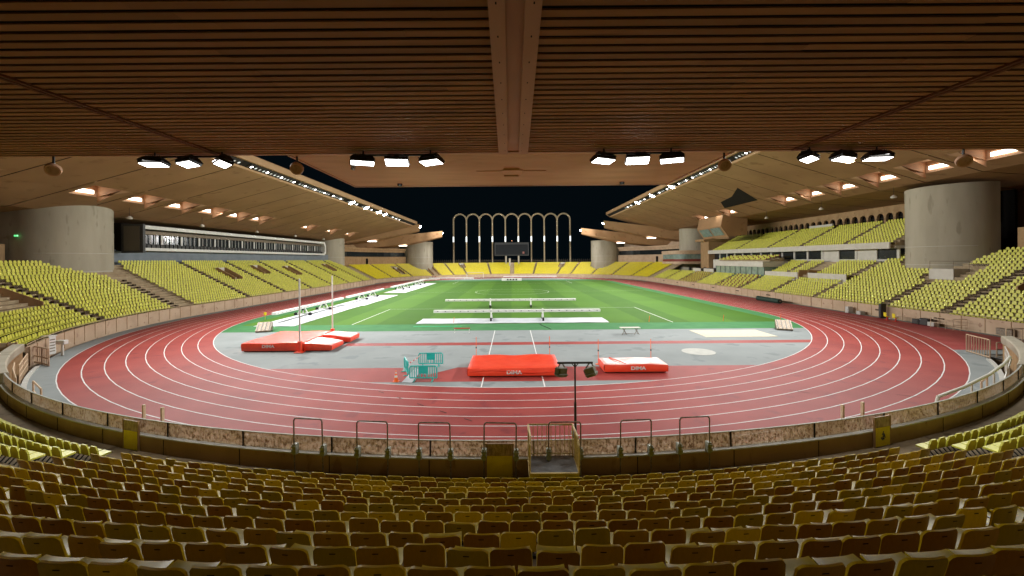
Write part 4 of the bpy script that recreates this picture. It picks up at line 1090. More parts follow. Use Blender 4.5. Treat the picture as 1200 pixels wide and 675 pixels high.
# ------------------------------------------------------------------ near roof: slatted ceiling
nr = empty('end_stand_roof', (0,15,12.1), 'near roof of brown ceiling slats filling the top of the view', 'roof')
CZ = 12.1; SP = .0735*4.1
for (xa, xb) in ((-44,-11.2),(-10.95,-.26),(.42,10.6),(10.85,44)):
    b = MB(); yv = 15.80
    while yv > -7:
        xx_ = xa + (0 if xa > -40 else random.uniform(0,3))
        while xx_ < xb-.01:                     # planks butted end to end, none quite level
            xe = min(xb, xx_+random.uniform(3.6,6.2)); 
            if xb-xe < 1: xe = xb
            j0, j1 = random.uniform(-.006,.006), random.uniform(-.006,.006); k0, k1 = random.uniform(-.006,.004), random.uniform(-.006,.004)
            ya, yb0 = yv-SP*.665, yv; x1_ = xe-.006
            b.add([(xx_,ya+j0,CZ+k0),(x1_,ya+j1,CZ+k1),(xx_,yb0+j0,CZ+k0),(x1_,yb0+j1,CZ+k1),(xx_,ya+j0,CZ+.03),(x1_,ya+j1,CZ+.03),(xx_,yb0+j0,CZ+.03),(x1_,yb0+j1,CZ+.03)], [(0,2,3,1),(4,5,7,6),(0,1,5,4),(2,6,7,3),(0,4,6,2),(1,3,7,5)])
            xx_ = xe
        yv -= SP
    b.build('slat_panel', M['slat'], nr)
b = MB(); b.box(-44,44,-8,15.78,CZ+.28,CZ+.33); b.build('plenum', M['void'], nr)
b = MB(); b.box(-44,44,15.83,16.0,CZ-.03,CZ+1.6); b.build('edge_board', M['beam'], nr)
b = MB(); b.box(-44,44,-8.3,-8.0,CZ-6.3,CZ+1.6); b.build('unseen_rear_board', M['void'], nr)  # unseen behind the camera, blackened to keep bounce off the seat backs
b = MB(); b.box(-44.5,44.5,-8.4,16.1,CZ+1.601,CZ+1.9); b.build('roof_top', M['beam'], nr)
def jbar(x):
    b = MB(); b.box(x-.125,x-.03,-7,15.82,CZ-.05,CZ+.2); b.box(x+.03,x+.125,-7,15.82,CZ-.05,CZ+.2); b.box(x-.03,x+.03,-7,15.8,CZ+.03,CZ+.2)
    b.build('joint_bar', M['joint'], nr)
jbar(-11.075); jbar(10.725)
b = MB()     # central beam: two flanges and a recessed web, a little wider at the front
def bw_(y): return .84+.27*(y-6)/10
for sgn in (-1, 1):
    vs = []
    for y in (-7, 15.84):
        wv = bw_(y)
        for x_, z_ in ((sgn*wv*.5,CZ+.25),(sgn*wv*.5,CZ-.10),(sgn*wv*.185,CZ-.10),(sgn*wv*.185,CZ+.25)): vs.append((.08+x_, y, z_))
    b.add(vs, [(0,1,5,4),(1,2,6,5),(2,3,7,6),(3,0,4,7),(0,3,2,1),(4,5,6,7)])
b.build('centre_beam', M['beam'], nr)
b = MB(); b.add([(.08-bw_(-7)*.19,-7,CZ+.02),(.08+bw_(-7)*.19,-7,CZ+.02),(.08+bw_(15.8)*.19,15.83,CZ+.02),(.08-bw_(15.8)*.19,15.83,CZ+.02)], [(0,1,2,3)]); b.build('beam_web', M['beam'], nr)
b = MB()
for sx in (-.30,.30):
    for k in range(16): b.box(.08+sx-.012,.08+sx+.012,.6+k*.98,.66+k*.98,CZ-.104,CZ-.1)
b.build('bolt', M['void'], nr)
# projecting canopy
b = MB(); yv = 22.9
b.box(-8.5,8.5,16.12,22.98,CZ+.06,CZ+.9)
b.build('canopy_core', M['void'], nr)
b = MB()
while yv > 16.2:
    b.box(-8.5,8.5,yv-.205,yv,CZ,CZ+.055); yv -= .235
b.build('canopy_boards', M['board'], nr)
b = MB(); b.box(-8.6,8.6,22.99,23.1,CZ-.03,CZ+1.0); b.box(-8.62,-8.505,16.12,23.0,CZ-.03,CZ+1.0); b.box(8.505,8.62,16.12,23.0,CZ-.03,CZ+1.0); b.build('canopy_edge', M['beam'], nr)
b = MB(); b.box(-1.6,-.45,19.2,19.7,CZ-.03,CZ-.002); b.box(-.4,.5,19.0,19.9,CZ-.05,CZ-.002); b.box(.55,1.6,19.2,19.7,CZ-.03,CZ-.002); b.box(-.35,.35,18.7,18.8,CZ-.1,CZ-.002); b.box(-.35,.35,20.1,20.2,CZ-.1,CZ-.002); b.build('service_plate', M['board'], nr)

# lamp clusters at the ceiling edge
def cluster(xc, tilts, label, yawc=0):
    o = empty('floodlight_cluster', (xc,15.55,CZ-.05), label, 'floodlight', 'hanging floodlight clusters under the near roof')
    b = MB(); b.bar((-1.55,0,-.12),(1.55,0,-.12),.07,.07)
    for x_ in (-1.25,1.25): b.tube((x_,0,-.12),(x_,0,.05),.03,6)
    q = b.build('rail', M['dark']); q.parent = o
    for i, (tilt, yaw) in enumerate(tilts):
        Mx = Matrix.Translation(((i-1)*1.28,0,-.36)) @ Matrix.Rotation(R(yaw),4,'Z') @ Matrix.Rotation(R(tilt),4,'X')
        f = MB()
        f.bbox(-.42,.42,-.25,.25,-.05,.06,.02,0,Mx)
        f.add([Mx @ Vector(v) for v in [(-.44,-.27,.06),(.44,-.27,.06),(.44,.27,.06),(-.44,.27,.06),(-.30,-.17,.22),(.30,-.17,.22),(.30,.17,.22),(-.30,.17,.22)]], [(0,1,5,4),(1,2,6,5),(2,3,7,6),(3,0,4,7),(4,5,6,7)])
        for k in range(7): f.box(-.24+.08*k,-.225+.08*k,-.13,.13,.22,.27,0,Mx)
        q = f.build('floodlight', M['dark']); q.parent = o
        lens = MB()
        lens.box(-.40,-.012,-.19,.19,-.062,-.055,0,Mx); lens.box(.012,.40,-.19,.19,-.062,-.055,0,Mx)
        l_ = lens.build('lens', M['lamp']); l_.parent = q
        yk = MB(); yk.bar(Mx @ Vector((0,0,.2)), Vector(((i-1)*1.28,0,-.1)), .12,.05); yk.bbox((i-1)*1.28-.09,(i-1)*1.28+.09,-.08,.08,-.2,-.08,.01); q2 = yk.build('yoke', M['dark']); q2.parent = o
    ld = area('cluster_light', (xc,15.4,CZ-.5), (xc*.9,11,0), 3.0, .5, CLUSTER*(2.2 if abs(xc) > 8 else 1), (1,.97,.93), 112)
    ld2 = area('cluster_light', (xc,15.7,CZ-.55), (xc*.8,36,0), 3.0, .4, FIELD_CLUSTER, (1,.98,.95), 85)
    zax = Vector(ld2.location)-Vector((xc*.8,36,0)); zax.normalize(); xax = Vector((1,0,0)); xax = (xax-zax*xax.dot(zax)).normalized(); yax = zax.cross(xax)
    ld2.rotation_euler = Matrix((xax,yax,zax)).transposed().to_euler()
    # rotate so the long side lies along x
    ld.parent = None
    zax = Vector(ld.location)-Vector((xc*1.1,13.6,0)); zax.normalize(); xax = Vector((1,0,0)); xax = (xax-zax*xax.dot(zax)).normalized(); yax = zax.cross(xax)
    ld.rotation_euler = Matrix((xax,yax,zax)).transposed().to_euler()
    return o
cluster(-12.0, [(-8,4),(-16,-24),(-18,-42)], 'hanging trio of white floodlights farthest left under the ceiling edge')
cluster(-4.25, [(-9,20),(-24,8),(-13,-26)], 'hanging trio of white floodlights just left of the centre beam')
cluster(4.7, [(-13,26),(-26,-8),(-10,-22)], 'hanging trio of white floodlights just right of the centre beam')
cluster(12.35, [(-14,38),(-10,22),(-6,-4)], 'hanging trio of white floodlights farthest right under the ceiling edge')
# small tan projector speakers
def can(loc, label, dirv):
    o = empty('round_loudspeaker', loc, label, 'loudspeaker', 'round tan loudspeakers under the roof edge')
    b = MB(); d_ = Vector(dirv).normalized()
    b.tube(d_*-.2, d_*.02, .13, 14, 0, .25); b.tube(d_*.02, d_*.15, .25, 14, 0, .23); q = b.build('casing', M['warm'], smooth=True); q.parent = o
    b = MB(); b.tube(d_*.151, d_*.16, .18, 14); q = b.build('grille', M['brown_wall']); q.parent = o
    b = MB(); b.tube((0,0,.1),(0,0,.62),.04,6); q = b.build('bracket', M['dark']); q.parent = o
can((-8.35,16.3,CZ-.45), 'round tan loudspeaker hanging at the left canopy corner', (.2,-.8,-.5))
can((8.3,16.3,CZ-.45), 'round tan loudspeaker hanging at the right canopy corner', (-.1,-.8,-.5))
can((-17.4,15.9,CZ-.5), 'round loudspeaker near the left frame edge beside a glowing recess', (.4,-.6,-.5))
can((17.2,15.9,CZ-.45), 'round loudspeaker near the right frame edge beside a glowing recess', (-.4,-.6,-.5))
can((12.9,15.95,CZ-.25), 'round loudspeaker behind the rightmost floodlight trio', (-.4,-.6,-.5))
b = MB(); b.bbox(-.14,.14,-.1,.1,-.12,.1,.02); b.tube((0,0,.1),(0,0,.3),.03,6); b.tube((-.05,0,-.3),(0,0,-.1),.08,8)
q = b.build('security_camera', M['steel']); q.location = (-6.0,15.95,CZ-.32); tag(q, 'small security camera on the canopy left of a floodlight trio', 'camera')
for x_, s__ in ((-5.95,'left'),(5.9,'right')):
    b = MB(); b.tube((0,0,-.12),(0,0,.0),.12,12,r2=.14); q = b.build('dome_camera', M['dark'], smooth=True); q.location = (x_,22.3,CZ); tag(q, f'small dark dome camera at the {s__} end of the canopy edge', 'camera', 'dome cameras on the canopy')

# ------------------------------------------------------------------ hoops, platform, lamp stand
hoop = empty('steel_hoop', (0,0,0), 'x', 'hoop', 'steel hoops standing along the perimeter wall')
b = MB(); W_ = .525
b.path([(-W_,0,0),(-W_,0,1.89),(-W_+.05,0,1.96),(W_-.05,0,1.96),(W_,0,1.89),(W_,0,0)], .024, 8); q = b.build('frame', M['steel'], smooth=True); q.parent = hoop
for sx in (-1,1):
    b = MB(); b.bbox(sx*W_-.07,sx*W_+.07,-.03,.16,.72,1.08,.015); b.bbox(sx*W_-.09,sx*W_+.09,-.05,.02,.80,.90,.01); b.bbox(sx*W_-.09,sx*W_+.09,-.05,.02,.96,1.03,.01)
    q = b.build('clamp_bracket', M['grey_green']); q.parent = hoop
reg(hoop)
hl_ = ['farthest left','second from the left','third from the left','middle, above the yellow gate','behind the platform railing','second from the right','farthest right']
for i, x_ in enumerate((-6.93,-4.69,-2.58,-.455,1.67,4.03,6.07)):
    h = hoop if i == 0 else copy_tree(hoop)
    th = math.degrees(math.asin(x_/49.05)); h.location = (x_, YC-math.sqrt(49.05**2-x_*x_), .72); h.rotation_euler[2] = R(th + random.uniform(-1.5,1.5))
    h.rotation_euler[1] = R(random.uniform(-1,1)); h['label'] = 'rusty steel hoop on the wall, ' + hl_[i]
pf_ = empty('access_platform', (1.25,13.5,.72), 'small railed steel platform with grey chequer deck beside the wall', 'platform')
b = MB(); b.bbox(.50,2.0,12.95,14.05,1.36,1.40,.005); b.build('deck', M['plate'], pf_)
b = MB(); b.bbox(.48,2.02,12.88,12.95,1.27,1.41,.008); b.box(.47,.50,12.95,14.05,1.28,1.40); b.box(2.0,2.03,12.95,14.05,1.28,1.40); b.build('deck_frame', M['yellow_metal'], pf_)
b = MB()
for x_, y_ in ((.55,12.95),(1.95,12.95),(1.75,12.92)): b.bar((x_,y_,.72),(x_,y_,1.28),.06,.06)
for x_, y_ in ((.55,13.6),(1.95,13.6)): b.bar((x_,y_,.72),(x_,y_,1.35),.05,.05)
b.build('leg', M['yellow_metal'], pf_)
b = MB()
b.path([(.5,12.92,.9),(.5,12.92,2.25),(.53,13.1,2.44),(.5,14.02,2.47),(1.98,14.02,2.47),(2.02,13.1,2.42),(2.02,12.92,2.22),(2.02,12.92,1.4)], .03, 8)
b.path([(.5,14.02,1.4),(.5,14.02,2.47)], .025, 6); b.path([(1.98,14.02,1.4),(1.98,14.02,2.47)], .025, 6)
for k in range(9): x_ = .66+k*.15; b.tube((x_,14.02,1.4),(x_,14.02,2.46),.011,5)
for k in range(7): y_ = 13.05+k*.14; b.tube((2.02,y_,1.4),(2.02,y_,2.42),.011,5)
b.path([(.5,14.02,1.5),(1.98,14.02,1.5)], .02, 6)
b.build('railing', M['yellow_metal'], pf_, smooth=True)
ls = empty('lamp_stand', (2.13,14.35,1.9), 'black T-shaped stand holding two grey boxed lamps on the wall', 'lamp stand')
b = MB(); b.tube((2.13,14.35,1.5),(2.13,14.35,3.1),.045,8); b.tube((2.13,14.35,3.0),(2.13,14.35,4.45),.03,8); b.bbox(2.03,2.23,14.3,14.78,1.88,1.95,.01); b.build('pole', M['dark'], ls)
b = MB(); b.bar((1.52,14.35,4.45),(2.74,14.35,4.45),.06,.06); b.bar((2.0,14.35,4.45),(2.13,14.35,4.3),.03,.03); b.bar((2.26,14.35,4.45),(2.13,14.35,4.3),.03,.03); b.build('crossbar', M['dark'], ls)
for (x_, rz, tl) in ((1.66,35,8),(2.66,-28,-22)):
    Mx = Matrix.Translation((x_,14.35,4.17)) @ Matrix.Rotation(R(rz),4,'Z') @ Matrix.Rotation(R(tl),4,'Y')
    b = MB(); b.bbox(-.17,.17,-.13,.13,-.19,.13,.02,0,Mx); b.bbox(-.19,.19,-.15,.15,-.14,-.08,.01,0,Mx)
    q = b.build('lamp_box', M['grey_green'], ls)
    b = MB(); b.box(-.205,-.172,-.10,.10,-.13,.09,0,Mx); b2 = b.build('lamp_window', M['dark_glass'], ls); b2.parent = q; b2.matrix_parent_inverse = Matrix.Identity(4); b2.matrix_parent_inverse = (q.matrix_parent_inverse @ q.matrix_basis).inverted() if False else Matrix.Identity(4)
    b = MB(); b.bar(Mx @ Vector((-.16,0,.1)), (x_-.04,14.35,4.43),.02,.04); b.bar(Mx @ Vector((.16,0,.1)), (x_+.04,14.35,4.43),.02,.04); b.build('yoke', M['steel'], ls)
# thin posts showing above the wall
for i, (dg, lb) in enumerate(((-25.0,'short tan post behind the wall left of the left yellow gate'),(-22.3,'short tan post behind the wall nearest the left yellow gate'),(22.6+.0,'short tan post behind the wall nearest the right yellow gate'),(20.9-4.2,'short tan post behind the wall left of the right yellow gate'))):
    p = arcp(48.0, abs(dg) if i not in (0,1) else {0:18.4,1:17.1}[i], 0, -1 if dg < 0 else 1)
    if i == 2: p = arcp(48.0, 17.0, 0, 1)
    if i == 3: p = arcp(48.0, 15.7, 0, 1)
    b = MB(); b.bbox(-.05,.05,-.05,.05,-1.4,2.18,.01); b.bbox(-.05,.05,.051,.35,1.2,1.3,.01); q = b.build('fence_post', M['cream_metal']); q.location = (p.x,p.y,0); q.rotation_euler[2] = R(dg); tag(q, lb, 'post', 'tan posts behind the perimeter wall')

# ------------------------------------------------------------------ railings, stairs and gates near the ends of the wall
def fence(name, pts, h, mat_, label, cat='railing', sp_=.25, z0=0, rails=(0.1,), r=.018, rt=.03, group=None):
    o = empty(name, (pts[0][0], pts[0][1], z0), label, cat, group)
    b = MB(); c = MB()
    for a_, b_ in zip(pts[:-1], pts[1:]):
        a_ = Vector(a_); b_ = Vector(b_); L_ = (b_-a_).length; nn = max(1, int(L_/sp_))
        for zz_ in list(rails)+[h]: b.tube(a_+Vector((0,0,zz_)), b_+Vector((0,0,zz_)), rt, 6)
        for k in range(nn+1):
            p = a_.lerp(b_, k/nn)
            (c if (k % nn) else b).tube(p, p+Vector((0,0,h)), r if (k % nn) else rt, 5)
    b.build('frame', mat_, o); c.build('baluster', mat_, o)
    return o
P = arcp
fence('access_gate', [(-40.6,34.6,0),(-37.4,33.2,0),(-36.2,32.6,0)], 1.35, M['pink_wall'], 'salmon barred gate at the left end of the curved wall', 'gate', .3, 0, (.1,.6), .04, .06)
fence('side_railing', [P(47.9,43,.0,-1),P(47.9,46,0,-1),P(48.0,49,0,-1)], 1.3, M['cream_metal'], 'tangle of cream railings around the left stairwell', 'railing', .35, .0, (.5,.9))
fence('side_railing', [P(48.1,36,.0,-1),P(48.1,40,0,-1),P(48.1,43,0,-1)], 1.5, M['cream_metal'], 'cream railing along the pit beside the left wall', 'railing', .5, .0, (.7,))
fence('trestle_barrier', [P(47.4,33.5,0,-1),P(47.4,36.8,0,-1)], 1.05, M['cream_metal'], 'simple tan two-bar barrier at the left pit edge', 'barrier', 1.6, 0, (.45,), .04, .05)
o = empty('stair_flight', P(48.05,40,-1.2,-1), 'steel stair flight down into the pit beside the left wall', 'stairs')
b = MB()
for k in range(8):
    p = P(48.1,36.8+k*.75,-.1-.0*k,-1); a_ = math.atan2(p.x, -(p.y-YC)); 
    Mx = Matrix.Translation((p.x,p.y,0)) @ Matrix.Rotation(R(-(36.8+k*.75)),4,'Z'); b.box(-.35,.35,-.3,.3,-.9+.14*k,-.86+.14*k,0,Mx)
b.build('tread', M['plate'], o)
# end walls of the corner stands and beige landing
b = MB(); a_ = arcp(48.8,50.9,0,-1); c_ = arcp(62,50.9,0,-1)
b.bar((a_.x,a_.y,.8),(c_.x,c_.y,1.4),.15,2.4); eo = tag(b.build('end_wall', M['pink_wall']), 'salmon ribbed end wall of the left corner seats', 'wall')
b = MB()
for k in range(30):
    p = a_.lerp(c_, k/30); d_ = (c_-a_).normalized(); n__ = Vector((d_.y,-d_.x,0)); 
    for sgn in (1,-1):
        q = p+n__*.085*sgn; b.bar((q.x,q.y,.0),(q.x,q.y,2.05+.6*k/30),.05,.03)
q = b.build('end_wall_rib', M['brown_wall']); q.parent = eo
# white cabinets at left
cbn = empty('equipment_cabinet', (-40.9,36.9,0), 'white louvred cabinet against the left wall by the gate', 'cabinet')
b = MB(); b.bbox(-41.3,-40.6,36.6,37.2,0,1.55,.03); b.bbox(-41.35,-40.55,36.55,37.25,1.56,1.66,.02); b.build('casing', M['white'], cbn)
b = MB()
for k in range(5): b.box(-40.602,-40.59,36.68,37.1,.25+.25*k,.34+.25*k); b.box(-41.25,-40.75,36.585,36.6,.25+.25*k,.34+.25*k)
b.build('louvre', M['steel'], cbn)
sgn_ = empty('lectern_stand', (-39.1,36.3,0), 'white slanted lectern stand beside the left cabinet', 'lectern')
b = MB(); b.bbox(-39.2,-39.0,36.25,36.35,0,1.0,.02); b.build('post', M['white'], sgn_)
b = MB(); b.bbox(-39.5,-38.75,36.1,36.5,1.0,1.35,.03); b.build('top', M['white'], sgn_)
# right end: gates, landing, white rail
fence('access_gate', [(37.2,32.6,0),(38.0,35.0,0)], 1.45, M['pink_wall'], 'open salmon barred gate leaf at the right stair landing', 'gate', .28, 0, (.1,), .03, .05)
fence('landing_railing', [(38.2,33.0,0),(41.6,33.0,0),(42.8,32.5,0)], 1.15, M['pink_wall'], 'salmon railing of the right stair landing', 'railing', .5, 0, (.15,.6), .03, .045)
fence('upper_railing', [(41.2,34.9,.6),(44.5,34.9,.6),(49.5,36.2,.6)], 1.3, M['cream_metal'], 'cream railing above the right stair landing', 'railing', .55, 0, (.2,), .03, .045)
b = MB(); b.box(38.0,49.0,32.4,34.0,-.12,-.02); tag(b.build('stair_landing', M['plate']), 'grey landing deck at the right wall end', 'landing')
b = MB(); b.box(38.3,38.5,32.45,33.9,-1.4,-.12); b.box(41.3,41.5,32.45,33.9,-1.4,-.12); tag(b.build('landing_pier', M['pink_wall']), 'salmon piers under the right landing', 'pier')
o = empty('white_handrail', P(48.05,23.2,1.3), 'thick white sloping handrail behind the right part of the wall', 'handrail')
b = MB(); pts_ = [P(48.05,22.6,1.15),P(48.05,23.0,1.80),P(48.05,26,1.90),P(48.05,30,2.02),P(48.05,34,2.1),P(48.05,37.0,2.12)]
b.path(pts_, .07, 10); b.build('rail', M['rail_white'], o, smooth=True)
b = MB(); 
for dg in (27,31,35): b.tube(P(48.05,dg,.0),P(48.05,dg,1.95),.045,6)
b.path([P(48.1,33,1.1),P(48.1,37,2.0)], .045, 6); b.build('post', M['rail_white'], o)
fence('side_railing', [P(47.95,37.5,.0),P(47.95,41,0),P(47.95,45,0)], 1.75, M['offwhite'], 'pale railing along the pit beside the right wall', 'railing', .4, 0, (.9,1.3))
fence('trestle_barrier', [P(47.3,33.2,0),P(47.3,35.2,0)], 1.05, M['cream_metal'], 'simple tan two-bar barrier at the right pit edge', 'barrier', 1.4, 0, (.45,), .04, .05)

# ------------------------------------------------------------------ jumping mats
def text(s_, size, loc, rot, m_, parent=None, name='lettering', ext=.004, bold=.0):
    c = bpy.data.curves.new(name, 'FONT'); c.body = s_; c.size = size; c.extrude = ext; c.offset = bold; c.align_x = 'CENTER'; c.align_y = 'CENTER'
    o = bpy.data.objects.new(name, c); col.objects.link(o); dg = bpy.context.evaluated_depsgraph_get(); me = bpy.data.meshes.new_from_object(o.evaluated_get(dg)); bpy.data.objects.remove(o)
    o = bpy.data.objects.new(name, me); col.objects.link(o); me.materials.clear(); me.materials.append(m_); o.location = loc; o.rotation_euler = rot; o.scale = (1.25,1,1)
    if parent is not None:
        o.parent = parent; o.matrix_parent_inverse = (Matrix.Translation(parent.location)).inverted()
    return o
def pillow(name, x0, x1, y0, y1, z0, z1, mats, parent, sag=.04, crease=None, topmat=1, slope=None):
    b = MB(); NX, NY = 28, 14; rnd = random.Random(hash((x0,y0)) % 999)
    W1 = [(rnd.uniform(.6,2.2), rnd.uniform(-1.5,1.5), rnd.uniform(0,6), rnd.uniform(.3,1)) for _ in range(5)]
    def hz(u, v):
        x = x0+(x1-x0)*u; y = y0+(y1-y0)*v
        e = min(1, min(u,1-u)*(x1-x0)/.12, min(v,1-v)*(y1-y0)/.12)
        z = z1 - .05*(1-e)**2 + sum(a*.022*math.sin(x*f+y*g_+p) for f,g_,p,a in W1) - sag*math.sin(math.pi*u)*math.sin(math.pi*v)
        if slope: z -= slope(x, y)
        return z
    vs = []
    for j in range(NY+1):
        for i in range(NX+1): vs.append((x0+(x1-x0)*i/NX, y0+(y1-y0)*j/NY, hz(i/NX, j/NY)))
    fs = [(j*(NX+1)+i, j*(NX+1)+i+1, (j+1)*(NX+1)+i+1, (j+1)*(NX+1)+i) for j in range(NY) for i in range(NX)]
    b.add(vs, fs, topmat)
    def side(pts_, nrm):
        K = 4; o_ = len(b.v); n_ = len(pts_)
        for k in range(K+1):
            f = k/K
            for i, p in enumerate(pts_):
                bulge = .05*math.sin(math.pi*f)+.02*math.sin(i*1.3+k*2)*math.sin(math.pi*f)
                b.v.append((p[0]+nrm[0]*bulge, p[1]+nrm[1]*bulge, p[2]+(z0-p[2])*f))
        for k in range(K):
            for i in range(n_-1): b.f.append([o_+k*n_+i, o_+k*n_+i+1, o_+(k+1)*n_+i+1, o_+(k+1)*n_+i]); b.m.append(0)
    side(vs[:NX+1], (0,-1)); side(vs[-(NX+1):][::-1], (0,1)); side([vs[j*(NX+1)] for j in range(NY+1)][::-1], (-1,0)); side([vs[j*(NX+1)+NX] for j in range(NY+1)], (1,0))
    return b.build(name, mats, parent, smooth=True, sharp=50)
VV = [M['vinyl'], M['vinyl']]; VT = [M['vinyl'], M['vinyl_top']]
m1 = empty('high_jump_mat', (0,30.4,0), 'long orange-red covered jump mat in the centre', 'jump mat', 'orange-red jump mats')
pillow('cover', -3.1,3.25,28.5,32.6,.10,.66, VV, m1, .10)
b = MB(); b.box(-3.0,3.1,28.7,32.4,.01,.11); b.build('pallet', M['dark'], m1)
b = MB(); 
for k in range(16):
    t0 = -2.9+k*.38; b.bar((t0,28.40-.01*(k%2),.42+.10*math.sin(k*.42)),(t0+.38,28.40-.01*((k+1)%2),.42+.10*math.sin((k+1)*.42)),.03,.02)
b.build('fold', M['vinyl'], m1)
text('DIMA', .34, (.08,28.41,.34), (R(90),0,0), M['white'], m1, bold=.012)
m2 = empty('high_jump_mat', (8.6,30.3,0), 'smaller orange-red jump mat with sheen painted on its pale top at right', 'jump mat', 'orange-red jump mats')
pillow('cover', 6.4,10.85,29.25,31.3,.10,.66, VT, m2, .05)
b = MB(); b.box(6.5,10.75,29.4,31.2,.01,.11); b.build('pallet', M['dark'], m2)
text('DIMA', .34, (8.75,29.16,.36), (R(90),0,0), M['white'], m2, bold=.012)
b = MB(); b.tube((7.7,29.9,.655),(7.2,31.2,.665),.035,6); b.tube((7.9,29.3,.655),(7.7,29.9,.66),.03,6); b.build('crease', M['vinyl'], m2)
m3 = empty('pole_vault_mat', (-20,40,0), 'big orange-red pole vault mat on the left of the grey apron', 'jump mat', 'orange-red jump mats')
pillow('main_cover', -24.0,-18.6,37.0,43.3,.10,.85, VV, m3, .06)
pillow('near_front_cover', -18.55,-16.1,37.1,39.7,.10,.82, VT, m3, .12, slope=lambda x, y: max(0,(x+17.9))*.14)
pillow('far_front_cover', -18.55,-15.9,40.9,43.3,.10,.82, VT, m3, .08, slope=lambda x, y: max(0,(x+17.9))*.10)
pillow('throat_cover', -18.5,-17.2,39.75,40.85,.08,.60, VV, m3, .02)
b = MB(); b.box(-23.9,-16.3,37.2,43.1,.01,.11); b.build('pallet', M['dark'], m3)
text('DIMA', .36, (-21.6,36.9,.52), (R(90),0,0), M['white'], m3, bold=.012)
up_ = empty('vault_upright', (-18.7,36.75,0), 'tall white pole vault upright on the near side of the mat', 'upright', 'pole vault uprights')
b = MB(); b.bbox(-.06,.06,-.06,.06,0,6.5,.015); q = b.build('post', M['white']); q.parent = up_
b = MB(); b.bbox(-.35,.35,-.4,.3,0,.12,.03); b.bbox(-.16,.16,-.16,.16,.12,1.0,.03); q = b.build('padded_base', M['vinyl']); q.parent = up_
b = MB(); b.bar((0,0,3.2),(.3,.1,3.2),.05,.05); q = b.build('peg', M['steel']); q.parent = up_
reg(up_); u2 = copy_tree(up_); u2.location = (-18.75,43.55,0); u2['label'] = 'tall white pole vault upright on the far side of the mat'
hu = empty('high_jump_upright', (-2.9,33.2,0), 'thin orange high jump post behind the centre mat, left one', 'upright', 'high jump uprights')
b = MB(); b.tube((0,0,0),(0,0,1.9),.022,6); b.bbox(-.2,.2,-.15,.15,0,.04,.01); q = b.build('post', M['cone']); q.parent = hu
b = MB(); b.bbox(-.04,.04,-.04,.04,1.0,1.12,.01); q = b.build('slider', M['dark']); q.parent = hu
reg(hu)
for x_, y_, lb in ((2.93,33.2,'thin orange high jump post behind the centre mat, right one'),(6.5,31.8,'thin orange high jump post behind the right mat, left one'),(10.5,31.8,'thin orange high jump post behind the right mat, right one')):
    c = copy_tree(hu); c.location = (x_,y_,0); c['label'] = lb

# teal crowd barriers, cone, tape
br = empty('crowd_barrier', (-6.2,31.6,0), 'teal plastic barrier standing farthest back of the three', 'barrier', 'teal plastic barriers')
b = MB(); b.path([(-.9,0,.22),(-.9,0,.9),(-.82,0,1.0),(.82,0,1.0),(.9,0,.9),(.9,0,.22),(-.9,0,.22)], .045, 8); q = b.build('frame', M['teal'], smooth=True); q.parent = br
b = MB()
for k in range(11):
    x_ = -.75+k*.15
    if abs(x_) > .28: b.bar((x_,0,.24),(x_,0,.98),.05,.035)
b.bbox(-.27,.27,-.03,.03,.5,.98,.01)
for x_ in (-.2,0,.2): b.bar((x_,0,.24),(x_,0,.5),.05,.035)
q = b.build('panel', M['teal']); q.parent = br
for x_ in (-.6,.6):
    b = MB(); b.bar((x_,-.28,.03),(x_,.28,.03),.07,.05); b.bar((x_,0,.03),(x_,0,.22),.06,.05); q = b.build('foot', M['teal']); q.parent = br
reg(br)
c = copy_tree(br); place(c, (-5.95,27.75,0), R(-2)); c['label'] = 'teal plastic barrier standing nearest the track'
c = copy_tree(br); place(c, (-7.55,29.6,0), R(112)); c['label'] = 'teal plastic barrier turned edge-on between the other two'
cn = empty('traffic_cone', (-7.75,27.7,0), 'orange and white traffic cone beside the teal barriers', 'cone')
b = MB(); b.bbox(-.19,.19,-.19,.19,0,.04,.01); b.tube((0,0,.04),(0,0,.28),.14,16,r2=.10); b.tube((0,0,.42),(0,0,.54),.075,16,r2=.055); b.tube((0,0,.64),(0,0,.75),.038,16,r2=.02); q = b.build('body', M['cone'], smooth=True); q.parent = cn
b = MB(); b.tube((0,0,.28),(0,0,.42),.101,16,r2=.076); b.tube((0,0,.54),(0,0,.64),.056,16,r2=.039); q = b.build('white_band', M['white'], smooth=True); q.parent = cn
b = MB(); pts_ = [(-7.1,28.4,.7),(-7.35,29.3,.75),(-7.0,30.8,.85),(-6.95,31.5,.9)]
for i in range(len(pts_)-1):
    a_ = Vector(pts_[i]); c_ = Vector(pts_[i+1])
    for k in range(6): b.bar(a_.lerp(c_,k/6), a_.lerp(c_,(k+1)/6), .01, .06, k % 2)
tag(b.build('barrier_tape', [M['white'], M['red']]), 'red and white tape strung between the teal barriers', 'tape')
b = MB(); b.add([(-7.3,27.4,.05),(-6.6,27.3,.05),(-6.3,28.6,.5),(-6.7,28.8,.62)], [(0,1,2,3)]); b.add([(-7.3,27.4,.03),(-6.6,27.3,.03),(-6.3,28.6,.46),(-6.7,28.8,.58)], [(3,2,1,0)])
tag(b.build('white_sheet', M['tarp']), 'white sheet leaning on the nearest teal barrier', 'sheet')
